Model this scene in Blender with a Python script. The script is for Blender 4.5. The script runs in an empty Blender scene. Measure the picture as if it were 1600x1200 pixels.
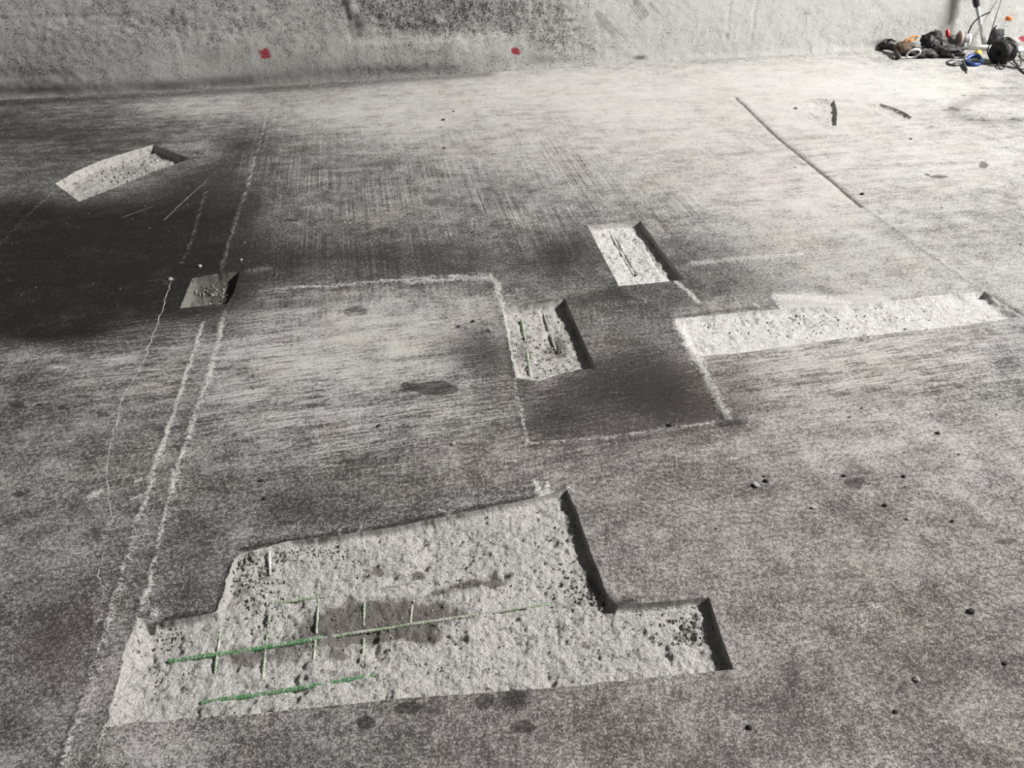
import bpy, bmesh, math, random
import numpy as np
from mathutils import Vector, Matrix, noise as mnoise
from mathutils.geometry import delaunay_2d_cdt

C = bpy.context.scene
COL = C.collection
random.seed(7)
RNG = np.random.default_rng(11)

# ------------------------------------------------------------------ camera, world, light, exposure
CAM_H = 1.6
FPX = 1200.0
PITCH = math.atan2(900.0, 1200.0)
cam_d = bpy.data.cameras.new('camera')
cam_d.sensor_width = 36.0
cam_d.lens = 36.0 * FPX / 1600.0
cam_d.clip_end = 100
cam = bpy.data.objects.new('camera', cam_d)
COL.objects.link(cam)
cam.location = (0, 0, CAM_H)
cam.rotation_euler = (math.pi / 2 - PITCH, 0, 0)
C.camera = cam

w = bpy.data.worlds.new('world')
C.world = w
w.use_nodes = True
w.node_tree.nodes['Background'].inputs[0].default_value = (0.97, 0.97, 1.0, 1)
w.node_tree.nodes['Background'].inputs[1].default_value = 0.10

lamp = bpy.data.lights.new('daylight_opening', 'AREA')
lamp.shape = 'RECTANGLE'
lamp.size = 3.2
lamp.size_y = 1.5
lamp.energy = 5700
lamp.color = (1.0, 0.982, 0.98)
lo = bpy.data.objects.new('daylight_opening', lamp)
COL.objects.link(lo)
lo.location = (12.5, 3.6, 9.0)
lo.rotation_euler = (Vector((0.8, 2.6, 0)) - Vector(lo.location)).to_track_quat('-Z', 'Y').to_euler()

C.view_settings.view_transform = 'Standard'
C.view_settings.look = 'None'
C.view_settings.exposure = 0.0
C.view_settings.gamma = 1.0
C.view_settings.use_curve_mapping = False

# ------------------------------------------------------------------ survey: sight lines measured on the photograph -> points of the place
cp, sp = math.cos(PITCH), math.sin(PITCH)
def ray(u, v):
    a, b = u - 800.0, 600.0 - v
    return np.array([a, cp * FPX + sp * b, -sp * FPX + cp * b])
def at(u, v, z=0.0):
    d = ray(u, v)
    t = (z - CAM_H) / d[2]
    return np.array([d[0] * t, d[1] * t, z])
WA, WB = at(0, 156)[:2], at(1400, 76)[:2]
WDIR = (WB - WA) / np.linalg.norm(WB - WA)
WNRM = np.array([WDIR[1], -WDIR[0]])           # towards the room
WANG = math.atan2(WDIR[1], WDIR[0])
def on_wall(u, v, off=0.0):
    d = ray(u, v)
    o = WA + WNRM * off
    t = np.dot(o, WNRM) / np.dot(d[:2], WNRM)
    p = d * t
    return np.array([p[0], p[1], p[2] + CAM_H])
def wall_sh(u, v):
    p = on_wall(u, v)
    return np.array([np.dot(p[:2] - WA, WDIR), p[2]])
def V(a): return Vector([float(x) for x in a])

# ------------------------------------------------------------------ numpy noise
def _h(ix, iy, s):
    n = (ix * 374761393 + iy * 668265263 + s * 974634777) & 0xffffffff
    n = ((n ^ (n >> 13)) * 1274126177) & 0xffffffff
    return ((n ^ (n >> 16)) & 0xffff) / 65535.0
def vnoise(x, y, s=0):
    x = np.asarray(x, float); y = np.asarray(y, float)
    ix, iy = np.floor(x).astype(np.int64), np.floor(y).astype(np.int64)
    fx, fy = x - ix, y - iy
    fx = fx * fx * (3 - 2 * fx); fy = fy * fy * (3 - 2 * fy)
    a = _h(ix, iy, s); b = _h(ix + 1, iy, s); c = _h(ix, iy + 1, s); d = _h(ix + 1, iy + 1, s)
    return (a * (1 - fx) + b * fx) * (1 - fy) + (c * (1 - fx) + d * fx) * fy
def fbm(x, y, s=0, o=4, g=0.5):
    r = 0; a = 1.0; t = 0
    for i in range(o):
        r = r + a * (vnoise(x, y, s + i * 17) - 0.5) * 2; t += a; a *= g
        x = np.asarray(x) * 2.03 + 5.1; y = np.asarray(y) * 2.03 + 1.7
    return r / t
def sstep(a, b, x):
    t = np.clip((x - a) / (b - a), 0, 1)
    return t * t * (3 - 2 * t)

# ------------------------------------------------------------------ plane geometry
def seg_dist(P, poly, closed=False):
    """distance of each point to a polyline and the parameter (segment index + t) of the nearest point"""
    n = len(poly); best = np.full(len(P), 1e9); par = np.zeros(len(P))
    for i in range(n if closed else n - 1):
        a = poly[i]; b = poly[(i + 1) % n]; ab = b - a
        L = max(1e-12, ab.dot(ab))
        t = np.clip(((P - a) @ ab) / L, 0, 1)
        d = np.hypot(*(P - a - t[:, None] * ab).T)
        m = d < best; best[m] = d[m]; par[m] = i + t[m]
    return best, par
def inside(P, poly):
    x, y = P[:, 0], P[:, 1]; r = np.zeros(len(P), bool); n = len(poly)
    for i in range(n):
        x0, y0 = poly[i]; x1, y1 = poly[(i + 1) % n]
        if y0 == y1: continue
        c = ((y0 > y) != (y1 > y)) & (x < (x1 - x0) * (y - y0) / (y1 - y0) + x0)
        r ^= c
    return r
def near_box(P, poly, m):
    lo_, hi = poly.min(0) - m, poly.max(0) + m
    return np.nonzero((P[:, 0] > lo_[0]) & (P[:, 0] < hi[0]) & (P[:, 1] > lo_[1]) & (P[:, 1] < hi[1]))[0]
def refine(poly, step, jag, closed=True, seed=0):
    """subdivide a polygon and make it ragged; jag is a number or one number per edge"""
    out = []; eid = []; n = len(poly)
    for i in range(n if closed else n - 1):
        a, b = poly[i], poly[(i + 1) % n]; L = np.linalg.norm(b - a); k = max(1, int(L / step))
        nr = np.array([-(b - a)[1], (b - a)[0]]) / max(L, 1e-9)
        j = jag[i] if isinstance(jag, (list, tuple)) else jag
        for q in range(k):
            t = q / k; p = a + (b - a) * t
            if q > 0:
                p = p + nr * j * float(fbm(p[0] * 28, p[1] * 28, 31 + seed, 4, 0.65)) * 2 * min(1, 4 * t, 4 * (1 - t) + .3)
            out.append(p); eid.append(i)
    if not closed: out.append(poly[-1])
    return np.array(out), np.array(eid)

def mesh_obj(name, verts, faces, mat, parent=None, smooth=True):
    me = bpy.data.meshes.new(name)
    me.from_pydata([tuple(map(float, v)) for v in verts], [], [tuple(map(int, f)) for f in faces])
    if smooth: me.polygons.foreach_set('use_smooth', [True] * len(me.polygons))
    me.materials.append(mat)
    o = bpy.data.objects.new(name, me); COL.objects.link(o)
    if parent: o.parent = parent
    return o
def attr(o, name, arr):
    a = o.data.attributes.new(name, 'FLOAT', 'POINT'); a.data.foreach_set('value', np.asarray(arr, np.float32))
def cdt(P, edges):
    r = delaunay_2d_cdt([Vector((float(a), float(b))) for a, b in P], edges, [], 0, 1e-6)
    return np.array([(v.x, v.y) for v in r[0]]), np.array([f for f in r[2]])

# ------------------------------------------------------------------ materials
class NT:
    def __init__(s, name, bump=True):
        s.m = bpy.data.materials.new(name); s.m.use_nodes = True
        s.t = s.m.node_tree; s.b = s.t.nodes['Principled BSDF']
        s.tc = s.t.nodes.new('ShaderNodeTexCoord').outputs['Object']
    def put(s, sock, v):
        if isinstance(v, bpy.types.NodeSocket): s.t.links.new(v, sock)
        else:
            if isinstance(v, (tuple, list)) and len(v) == 3 and sock.type == 'RGBA': v = (*v, 1)
            sock.default_value = v
    def f(s, op, a, b=0.0, c=0.0, clamp=False):
        n = s.t.nodes.new('ShaderNodeMath'); n.operation = op; n.use_clamp = clamp
        s.put(n.inputs[0], a); s.put(n.inputs[1], b)
        if op in ('MULTIPLY_ADD',): s.put(n.inputs[2], c)
        return n.outputs[0]
    def map(s, rot=0.0, scale=(1, 1, 1), loc=(0, 0, 0)):
        a = s.t.nodes.new('ShaderNodeMapping'); a.inputs['Rotation'].default_value = (0, 0, rot)
        s.put(a.inputs[0], s.tc)
        b = s.t.nodes.new('ShaderNodeMapping'); b.inputs['Scale'].default_value = scale; b.inputs['Location'].default_value = loc
        s.put(b.inputs[0], a.outputs[0]); return b.outputs[0]
    def noise(s, scale=1.0, detail=4, rough=0.5, vec=None, dist=0.0):
        n = s.t.nodes.new('ShaderNodeTexNoise'); s.put(n.inputs['Vector'], vec or s.tc)
        n.inputs['Scale'].default_value = scale; n.inputs['Detail'].default_value = detail
        n.inputs['Roughness'].default_value = rough; n.inputs['Distortion'].default_value = dist
        return s.f('MULTIPLY_ADD', n.outputs['Fac'], 2.0, -1.0)         # about -0.6 .. 0.6
    def vor(s, scale, feature='F1', vec=None):
        n = s.t.nodes.new('ShaderNodeTexVoronoi'); n.feature = feature
        s.put(n.inputs['Vector'], vec or s.tc); n.inputs['Scale'].default_value = scale
        return n.outputs['Distance']
    def at(s, name):
        n = s.t.nodes.new('ShaderNodeAttribute'); n.attribute_name = name; return n.outputs['Fac']
    def ss(s, x, a, b, lo=0.0, hi=1.0):
        n = s.t.nodes.new('ShaderNodeMapRange'); n.interpolation_type = 'SMOOTHSTEP'
        s.put(n.inputs[0], x); n.inputs[1].default_value = a; n.inputs[2].default_value = b
        n.inputs[3].default_value = lo; n.inputs[4].default_value = hi
        return n.outputs[0]
    def mix(s, fac, a, b, mode='MIX'):
        n = s.t.nodes.new('ShaderNodeMix'); n.data_type = 'RGBA'; n.blend_type = mode
        s.put(n.inputs[0], fac); s.put(n.inputs[6], a); s.put(n.inputs[7], b); return n.outputs[2]
    def add(s, *xs):
        r = xs[0]
        for x in xs[1:]: r = s.f('ADD', r, x)
        return r
    def mul(s, a, b): return s.f('MULTIPLY', a, b)
    def bump(s, h, dist, strength=1.0):
        n = s.t.nodes.new('ShaderNodeBump'); s.put(n.inputs['Height'], h)
        n.inputs['Distance'].default_value = dist; n.inputs['Strength'].default_value = strength
        s.put(s.b.inputs['Normal'], n.outputs[0])
    def out(s, col, rough=0.9, spec=0.25, metal=0.0):
        s.put(s.b.inputs['Base Color'], col); s.put(s.b.inputs['Roughness'], rough)
        s.put(s.b.inputs['Specular IOR Level'], spec); s.put(s.b.inputs['Metallic'], metal)
        return s.m

def floor_material():
    s = NT('worn_concrete')
    R = -0.19
    dust, mortar, damp = s.at('dust'), s.at('mortar'), s.at('damp')
    broom, streak, warm = s.at('broom'), s.at('streak'), s.at('warm')
    big = s.noise(1.1, 6, 0.6)
    mid = s.noise(7.0, 6, 0.62)
    mid2 = s.noise(19.0, 4, 0.6)
    fine = s.noise(190.0, 3, 0.7)
    vfine = s.noise(620.0, 2, 0.7)
    med = s.noise(75.0, 3, 0.7)
    swirl = s.noise(1.0, 6, 0.65, s.map(R, (1.6, 17.0, 1)), 0.35)
    swirl2 = s.noise(1.0, 4, 0.7, s.map(R - .05, (9.0, 110.0, 1)), 0.1)
    br = s.noise(1.0, 3, 0.7, s.map(R, (95.0, .55, 1)))
    br2 = s.noise(1.0, 2, 0.6, s.map(R + .012, (40.0, .35, 1), (3, 7, 0)))
    brm = s.ss(s.noise(2.6, 3, 0.5, s.map(R, (1, 1, 1), (9, 2, 0))), -0.25, 0.3)
    lev = s.add(dust, s.mul(damp, -0.22), s.mul(big, 0.30), s.mul(mid, 0.36), s.mul(mid2, 0.27),
                s.mul(s.add(s.mul(swirl, 0.62), s.mul(swirl2, 0.95)), streak),
                s.mul(s.mul(s.add(s.mul(br, 0.62), s.mul(br2, 0.16)), brm), broom))
    grain = s.add(s.mul(fine, 0.95), s.mul(vfine, 1.25), s.mul(med, 0.75))
    lvg = s.add(lev, grain)
    m = s.ss(lvg, 0.20, 0.78)
    m = s.add(s.mul(m, 0.80), s.mul(s.ss(lev, 0.1, 1.0), 0.20))
    dark = s.mix(warm, (0.030, 0.029, 0.026), (0.052, 0.045, 0.041))
    light = s.mix(warm, (0.47, 0.46, 0.44), (0.49, 0.45, 0.43))
    tint = s.ss(s.noise(2.3, 4, 0.6, s.map(0, (1, 1, 1), (4, 4, 4))), -0.3, 0.4)
    light = s.mix(s.mul(tint, 0.35), light, (0.44, 0.435, 0.37))
    col = s.mix(m, dark, light)
    hue = s.noise(3.1, 5, 0.6, s.map(0, (1, 1, 1), (14, 3, 8)))
    hue2 = s.noise(4.7, 5, 0.6, s.map(0, (1, 1, 1), (4, 23, 1)))
    col = s.mix(s.ss(hue, 0.0, 0.45), col, s.mix(1.0, col, (1.0, 0.975, 0.92), 'MULTIPLY'))
    col = s.mix(s.ss(hue2, 0.0, 0.45), col, s.mix(1.0, col, (0.985, 0.95, 0.955), 'MULTIPLY'))
    vein = s.ss(s.f('ABSOLUTE', s.noise(24.0, 5, 0.75, None, 0.6)), 0.0, 0.045, 1.0, 0.0)
    vm = s.ss(s.add(s.noise(6.0, 4, 0.6, s.map(0, (1, 1, 1), (7, 7, 2))), s.mul(fine, .4)), 0.05, 0.45)
    col = s.mix(s.mul(s.mul(vein, vm), 0.55), col, (0.52, 0.50, 0.47))
    pits = s.ss(s.add(s.vor(85.0), s.mul(fine, -0.12)), 0.06, 0.13)          # air holes
    pitm = s.ss(s.noise(5.0, 3, 0.6, s.map(0, (1, 1, 1), (1, 8, 3))), 0.12, 0.4)
    pk = s.mul(s.f('SUBTRACT', 1.0, pits), pitm)
    col = s.mix(s.mul(pk, 0.75), col, (0.03, 0.03, 0.027))
    spark = s.ss(s.add(s.noise(260.0, 1, 0.5), s.mul(s.noise(30, 2), .2)), 0.50, 0.62)  # pale specks
    col = s.mix(s.mul(spark, 0.55), col, (0.55, 0.54, 0.50))
    mm = s.ss(s.add(mortar, s.mul(fine, 0.8), s.mul(mid2, 0.42), s.mul(vfine, 0.7), s.mul(med, .6)), 0.28, 0.85)
    col = s.mix(mm, col, s.mix(s.ss(s.add(fine, vfine), -.5, .5), (0.30, 0.295, 0.27), (0.72, 0.70, 0.66)))
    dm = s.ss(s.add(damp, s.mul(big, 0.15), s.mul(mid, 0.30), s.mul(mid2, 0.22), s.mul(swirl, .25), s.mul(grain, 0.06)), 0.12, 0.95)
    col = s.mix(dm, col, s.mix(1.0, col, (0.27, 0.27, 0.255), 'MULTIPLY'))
    sp_ = s.ss(s.add(s.at('spot'), s.mul(mid, 0.4), s.mul(mid2, 0.75), s.mul(fine, 0.3)), 0.36, 0.62)
    col = s.mix(s.mul(sp_, 0.85), col, s.mix(1.0, col, (0.22, 0.215, 0.20), 'MULTIPLY'))
    s.bump(s.add(s.mul(m, 0.5), s.mul(fine, 0.5), s.mul(vfine, 0.35), s.mul(mm, 1.2), s.mul(mid2, .4), s.mul(pk, -1.0)), 0.0016, 0.8)
    return s.out(col, s.f('MULTIPLY_ADD', dm, -0.12, 0.9), 0.25)

def chisel_material(name, lo_c, hi_c, pale=1.0):
    s = NT(name)
    stain, edge = s.at('stain'), s.at('edge')
    fine = s.noise(170.0, 4, 0.7); mid = s.noise(42.0, 5, 0.65); big = s.noise(6.0, 4, 0.6)
    agg = s.vor(95.0); grit = s.noise(520.0, 2, 0.6)
    lev = s.add(s.mul(fine, 0.8), s.mul(mid, 0.4), s.mul(big, 0.3), s.mul(grit, .6), 0.56)
    col = s.mix(s.ss(lev, 0.1, 0.8), lo_c, hi_c)
    hol = s.ss(s.add(mid, s.mul(fine, 0.8), s.mul(big, .3)), -0.52, -0.30, 1.0, 0.0)
    col = s.mix(s.mul(hol, 0.72), col, (0.055, 0.05, 0.043))
    st = s.ss(s.add(stain, s.mul(mid, 0.9), s.mul(fine, .5), s.mul(big, .3)), 0.30, 0.75)
    col = s.mix(s.mul(st, 0.78), col, (0.095, 0.080, 0.066))
    col = s.mix(s.mul(edge, 0.35), col, (0.30, 0.29, 0.26))
    s.bump(s.add(s.mul(fine, 0.9), s.mul(mid, 1.0), s.mul(grit, 0.45), s.mul(hol, -0.7), s.mul(s.ss(agg, 0, .5), -.25)), 0.0065, 1.0)
    return s.out(col, 0.95, 0.2)

def wall_material():
    s = NT('cast_wall_concrete')
    dust, rough_a, damp = s.at('dust'), s.at('rough'), s.at('damp')
    red, scrape = s.at('red'), s.at('scrape')
    big = s.noise(1.3, 5, 0.6); mid = s.noise(8.0, 6, 0.65)
    spk = s.noise(78.0, 5, 0.8); spk2 = s.noise(210.0, 3, 0.7)
    vert = s.noise(1.0, 5, 0.6, s.map(0, (15, 1, 2.2)), 0.5)
    lev = s.add(dust, s.mul(damp, -0.22), s.mul(big, 0.22), s.mul(mid, 0.28), s.mul(vert, 0.16), s.mul(spk, 0.5), s.mul(spk2, 0.45))
    col = s.mix(s.ss(lev, -0.05, 1.0), (0.085, 0.088, 0.075), (0.56, 0.56, 0.525))
    thr = s.f('MULTIPLY_ADD', rough_a, 0.36, -0.02)
    holes = s.ss(s.add(spk, s.mul(spk2, 0.9), s.mul(mid, 0.45), s.f('MULTIPLY', thr, -1.0)), -0.50, -0.30, 1.0, 0.0)
    col = s.mix(s.mul(holes, 0.92), col, (0.022, 0.022, 0.018))
    crk = s.ss(s.f('ABSOLUTE', s.noise(1.0, 3, 0.5, s.map(0, (2.6, 1, 1.0), (3, 0, 5)), 1.2)), 0.0, 0.010, 1.0, 0.0)
    crm = s.ss(s.noise(1.4, 3, 0.5), 0.0, 0.3)
    col = s.mix(s.mul(s.mul(crk, crm), 0.55), col, (0.06, 0.06, 0.055))
    sm = s.ss(s.add(scrape, s.mul(spk, 0.8), s.mul(spk2, .5), s.mul(mid, .4)), 0.25, 0.85)
    col = s.mix(s.mul(sm, 0.8), col, (0.10, 0.10, 0.095))
    dm = s.ss(s.add(damp, s.mul(mid, 0.55), s.mul(spk, .5)), 0.15, 1.0)
    col = s.mix(s.mul(dm, 0.85), col, (0.030, 0.031, 0.026))
    rd = s.ss(s.add(red, s.mul(s.noise(26, 3, .6), 0.9), s.mul(spk, .5)), 0.40, 0.75)
    col = s.mix(s.mul(rd, 0.9), col, (0.30, 0.008, 0.025))
    s.bump(s.add(s.mul(spk, s.f('MULTIPLY_ADD', rough_a, 1.8, 0.5)), s.mul(mid, 0.5), s.mul(spk2, 0.5), s.mul(holes, -1.0)), 0.0045, 0.9)
    return s.out(col, 0.92, 0.2)
def _diag(s):
    a = s.t.nodes.new('ShaderNodeMapping'); a.inputs['Rotation'].default_value = (0, math.radians(-47), 0)
    s.put(a.inputs[0], s.tc)
    b = s.t.nodes.new('ShaderNodeMapping'); b.inputs['Scale'].default_value = (4, 1, 55)
    s.put(b.inputs[0], a.outputs[0]); return b.outputs[0]
NT.diag = _diag

def mortar_material(name='dry_mortar', a=(0.36, 0.35, 0.32), b=(0.62, 0.60, 0.56)):
    s = NT(name)
    f = s.noise(160.0, 4, 0.7); g = s.noise(30, 3, .6)
    col = s.mix(s.ss(s.add(f, g), -0.5, 0.5), a, b)
    s.bump(f, 0.003, 0.9)
    return s.out(col, 0.95, 0.2)
def plain(name, c, rough=0.6, metal=0.0, var=0.25, sc=30.0, bump=0.0, spec=0.4, dusty=0.0):
    s = NT(name)
    n = s.noise(sc, 4, 0.6)
    d = tuple(x * (1 - var) for x in c); e = tuple(min(1, x * (1 + var)) for x in c)
    col = s.mix(s.ss(n, -0.45, 0.45), d, e)
    if dusty: col = s.mix(s.mul(s.ss(s.noise(sc * .6, 5, .7), -0.1, 0.5), dusty), col, (0.45, 0.44, 0.42))
    if bump: s.bump(n, bump, 0.8)
    return s.out(col, rough, spec, metal)

M = {}
M['floor'] = floor_material()
M['wall'] = wall_material()
M['chisel'] = chisel_material('chiseled_concrete', (0.31, 0.30, 0.275), (0.68, 0.66, 0.615))
M['chisel_pale'] = chisel_material('chiseled_pale_concrete', (0.46, 0.445, 0.41), (0.84, 0.82, 0.78))
M['chisel_dark'] = chisel_material('chiseled_dark_concrete', (0.06, 0.06, 0.052), (0.30, 0.295, 0.26))  # darker tone throughout, for the small square recess
M['mortar'] = mortar_material()
M['mortar_grey'] = mortar_material('grey_mortar', (0.20, 0.195, 0.18), (0.45, 0.435, 0.40))
M['crack'] = mortar_material('crack_lime', (0.30, 0.295, 0.27), (0.58, 0.565, 0.53))
M['crack_dark'] = mortar_material('crack_shade', (0.10, 0.09, 0.085), (0.30, 0.28, 0.26))
M['stone'] = mortar_material('loose_stone', (0.10, 0.10, 0.09), (0.34, 0.33, 0.30))
M['stone_pale'] = mortar_material('loose_pale_stone', (0.42, 0.41, 0.38), (0.70, 0.68, 0.64))
M['stone_dark'] = mortar_material('loose_dark_stone', (0.03, 0.03, 0.027), (0.09, 0.085, 0.08))

# ------------------------------------------------------------------ the pits chiselled into the slab (outlines on the slab's top)
def W(pts): return np.array([at(u, v)[:2] for u, v in pts])
# name -> outline, raggedness of each edge, width of each flank, depth, material, mesh step
PITS = [
 dict(name='chiseled_recess', label='large L-shaped chiseled recess exposing green rebar',
      px=[(165,1133),(188,1050),(212,962),(247,972),(288,966),(338,955),(352,915),(362,880),(380,864),(455,845),(520,838),
          (600,826),(700,806),(800,786),(886,765),(902,800),(922,860),(950,930),(966,946),(1020,941),(1108,934),(1126,990),(1147,1046),(1040,1056),(860,1075),(640,1090),(420,1113)],
      jag=[.006,.006,.005,.003,.004,.006,.006,.006,.005,.002,.0025,.003,.0025,.003,.001,.001,.002,.004,.001,.0015,.0008,.0008,.0015,.002,.002,.002,.004],
      wid=[.055,.055,.02,.006,.007,.012,.01,.012,.012,.006,.006,.006,.006,.007,.005,.005,.006,.01,.006,.006,.004,.004,.004,.005,.005,.006,.008],
      depth=.023, mat='chisel', step=.0044, rough=.0080),
 dict(name='chiseled_recess', label='upright rectangular recess inside the darker patched area',
      px=[(785,482),(812,476),(850,473),(883,467),(906,520),(932,577),(905,577),(870,586),(842,596),(806,590),(796,540)],
      jag=[.002,.002,.003,.001,.001,.002,.004,.005,.004,.003,.002], wid=[.006,.006,.006,.004,.004,.02,.05,.07,.06,.05,.012],
      depth=.030, mat='chisel', step=.0065, rough=.0085),
 dict(name='chiseled_recess', label='clean-cut rectangular recess with two grooves, behind the other one',
      px=[(918,352),(960,348),(1001,345),(1035,392),(1069,437),(1015,443),(967,447),(940,396)],
      jag=[.001]*8, wid=[.006,.006,.004,.004,.005,.005,.005,.005], depth=.030, mat='chisel_pale', step=.007, rough=.0085),
 dict(name='chiseled_recess', label='long pale shallow recess running to the right joint',
      px=[(1056,498),(1140,490),(1215,483),(1290,479),(1362,474),(1450,463),(1538,455),(1562,474),(1594,495),(1500,509),
          (1400,520),(1345,526),(1250,538),(1170,550),(1098,557),(1076,540),(1066,515)],
      jag=[.004,.004,.004,.006,.005,.005,.003,.004,.002,.002,.003,.002,.002,.003,.006,.009,.009],
      wid=[.02,.014,.014,.03,.016,.016,.03,.03,.006,.006,.006,.006,.006,.006,.02,.025,.03], depth=.017, mat='chisel_pale', step=.008, rough=.0060),
 dict(name='chiseled_recess', label='small square recess across the left strip',
      px=[(300,435),(340,427),(374,425),(368,450),(355,475),(318,478),(281,482),(290,460)],
      jag=[.004,.005,.003,.003,.003,.002,.002,.002], wid=[.008,.008,.006,.008,.006,.006,.02,.025], depth=.034, mat='chisel_dark', step=.007, rough=.011),
 dict(name='chiseled_recess', label='slanted oblong recess at the far left',
      px=[(86,287),(118,268),(160,250),(205,236),(240,226),(268,237),(298,248),(240,268),(180,293),(124,315)],
      jag=[.003,.004,.004,.004,.003,.002,.002,.002,.002,.002], wid=[.014,.014,.014,.014,.012,.012,.01,.01,.01,.02], depth=.042, mat='chisel', step=.010, rough=.010),
 dict(name='chiseled_recess', label='small pale recess at the far right beside a narrow one',
      px=[(1257,156),(1280,153),(1304,157),(1308,175),(1307,196),(1285,197),(1263,195),(1261,175)],
      jag=[.004]*8, wid=[.07,.05,.012,.012,.012,.03,.04,.08], depth=.020, mat='chisel', step=.014, rough=.004),
 dict(name='chiseled_recess', label='narrow slanted recess right of the small pale recess',
      px=[(1352,162),(1375,161),(1402,170),(1426,183),(1418,188),(1395,184),(1372,177),(1350,170)],
      jag=[.008,.008,.006,.006,.006,.008,.009,.009], wid=[.05,.02,.018,.018,.02,.05,.07,.09], depth=.018, mat='chisel', step=.014, rough=.006),
]
for i, p in enumerate(PITS):
    base = W(p['px'])
    if np.sum(base[:, 0] * np.roll(base[:, 1], -1) - np.roll(base[:, 0], -1) * base[:, 1]) < 0: p['cw'] = True
    else: p['cw'] = False
    p['out'], p['eid'] = refine(base, max(.004, p['step']), p['jag'], True, i * 5)

# ------------------------------------------------------------------ ridges, grooves and spilt mortar on the slab: polyline, half width (m), height (m)
RIDGES = [ # px polyline, half width, height, mortar amount
 ([(425,150),(417,180),(405,225),(398,245)], .008, .0015, .5),
 ([(398,245),(388,290),(370,340),(352,400),(346,422)], .010, .003, .66),
 ([(350,488),(344,520),(334,560),(318,610),(303,655),(285,705),(266,770)], .015, .0035, .74),
 ([(266,770),(252,830),(240,880),(228,945),(214,960)], .008, .003, .7),
 ([(165,1133),(155,1165),(145,1205)], .007, .002, .55),
 ([(318,502),(305,545),(288,590),(277,625),(268,655),(250,705)], .010, .003, .95),
 ([(250,705),(238,745),(226,785),(213,815)], .012, .004, .75),
 ([(213,815),(198,870),(180,930),(168,975),(150,1030),(135,1070),(118,1125),(96,1200),(90,1225)], .009, .0040, .55),
 ([(322,300),(312,330),(303,365),(292,395),(284,412)], .007, .002, .6),
 ([(84,272),(45,310),(0,358),(-60,425)], .007, .002, .3),
 ([(83,300),(45,335),(0,380),(-50,430)], .008, .002, .42),
 ([(406,456),(450,450),(520,447),(585,441),(640,436),(700,431),(768,429)], .014, .003, .72),
 ([(640,441),(700,437),(766,434)], .024, .003, .66),
 ([(766,430),(777,445),(779,462),(784,480)], .022, .004, .75),
 ([(784,480),(792,520),(800,560),(806,600),(812,640),(822,690)], .010, .003, .55),
 ([(815,640),(822,690)], .012, .003, .62),
 ([(822,694),(870,690),(930,685),(985,678),(1040,670),(1090,664),(1140,657)], .008, .003, .55),
 ([(1060,505),(1078,540),(1090,565)], .03, .004, .95),
 ([(1090,562),(1108,600),(1125,635),(1138,655)], .024, .004, .72),
 ([(1345,320),(1400,360),(1460,402),(1535,455)], .012, .003, .52),
 ([(1085,412),(1130,407),(1180,402),(1255,397)], .032, .0, .72),
 ([(1056,440),(1075,455),(1092,472)], .014, .0, .92),
 ([(1208,462),(1222,482)], .014, .003, .9),
 ([(1222,465),(1260,466),(1290,468),(1325,472)], .05, .001, .8),
 ([(1325,464),(1370,466)], .03, .001, .55),
 ([(1400,470),(1470,463),(1540,457)], .008, .004, .7),
 ([(700,803),(688,797)], .010, .002, .9), ([(700,806),(707,797)], .009, .002, .85),
 ([(848,776),(836,752)], .012, .003, .95), ([(852,778),(856,756)], .010, .003, .95), ([(838,768),(866,770)], .012, .003, .9),
 ([(870,770),(888,764)], .012, .003, .85), ([(560,832),(566,824)], .008, .002, .8), ([(535,838),(530,829)], .008, .002, .7),
 ([(240,742),(215,752)], .012, .001, .6), ([(232,772),(206,778)], .010, .001, .7),
 ([(140,778),(158,768)], .020, .001, .72),
 ([(80,574),(100,575)], .022, .001, .6), ([(205,568),(214,566)], .012, .001, .6), ([(178,594),(190,592)], .012, .001, .6),
 ([(1040,1058),(1043,1082)], .004, .002, .8), ([(934,1062),(938,1080)], .004, .002, .8), ([(890,1085),(893,1100)], .005, .001, .6),
 ([(148,970),(200,966)], .005, .002, .6), ([(165,1132),(190,1127),(212,1124)], .010, .003, .9), ([(222,942),(228,925)], .012, .003, .85),
 ([(228,945),(240,960),(244,968)], .012, .004, .8),
 ([(235,1128),(300,1122),(420,1114)], .004, .001, .6),
 ([(150,1047),(162,1040)], .006, .001, .7),
 ([(540,505),(600,498),(700,488),(760,478)], .012, .0, .40), ([(0,570),(40,572)], .03, .0, .35),
 ([(500,340),(440,342)], .012, .0, .0),
 ([(712,476),(722,458)], .010, .001, .62), ([(566,478),(570,466)], .009, .001, .6), ([(579,480),(582,470)], .009, .001, .6),
 ([(1300,583),(1400,576),(1560,566)], .008, .0, .50), ([(1220,573),(1340,562),(1500,556)], .006, .0, .36),
 ([(770,655),(690,660),(600,668),(520,680)], .007, .0, .42), ([(800,638),(740,648),(690,655)], .010, .0, .42),
 ([(470,728),(530,726)], .008, .0, .5), ([(1010,470),(940,476)], .03, .0, .35),
 ([(1465,655),(1490,660)], .008, .001, .5), ([(1130,720),(1148,718)], .012, .001, .55),
 ([(1330,990),(1345,965),(1370,945)], .03, .0, .36), ([(1290,1010),(1330,990)], .02, .0, .36),
 ([(1185,480),(1180,476)], .010, .002, .8), ([(1362,528),(1358,522)], .010, .002, .8), ([(1245,541),(1262,543)], .012, .001, .6),
 ([(390,424),(412,420)], .04, .0, .5), ([(150,392),(180,391)], .01, .0, .4), ([(260,440),(270,437)], .015, .001, .6), ([(455,204),(440,202)], .03, .0, .5),
 ([(300,245),(340,240)], .10, .0, .32),
]
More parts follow.
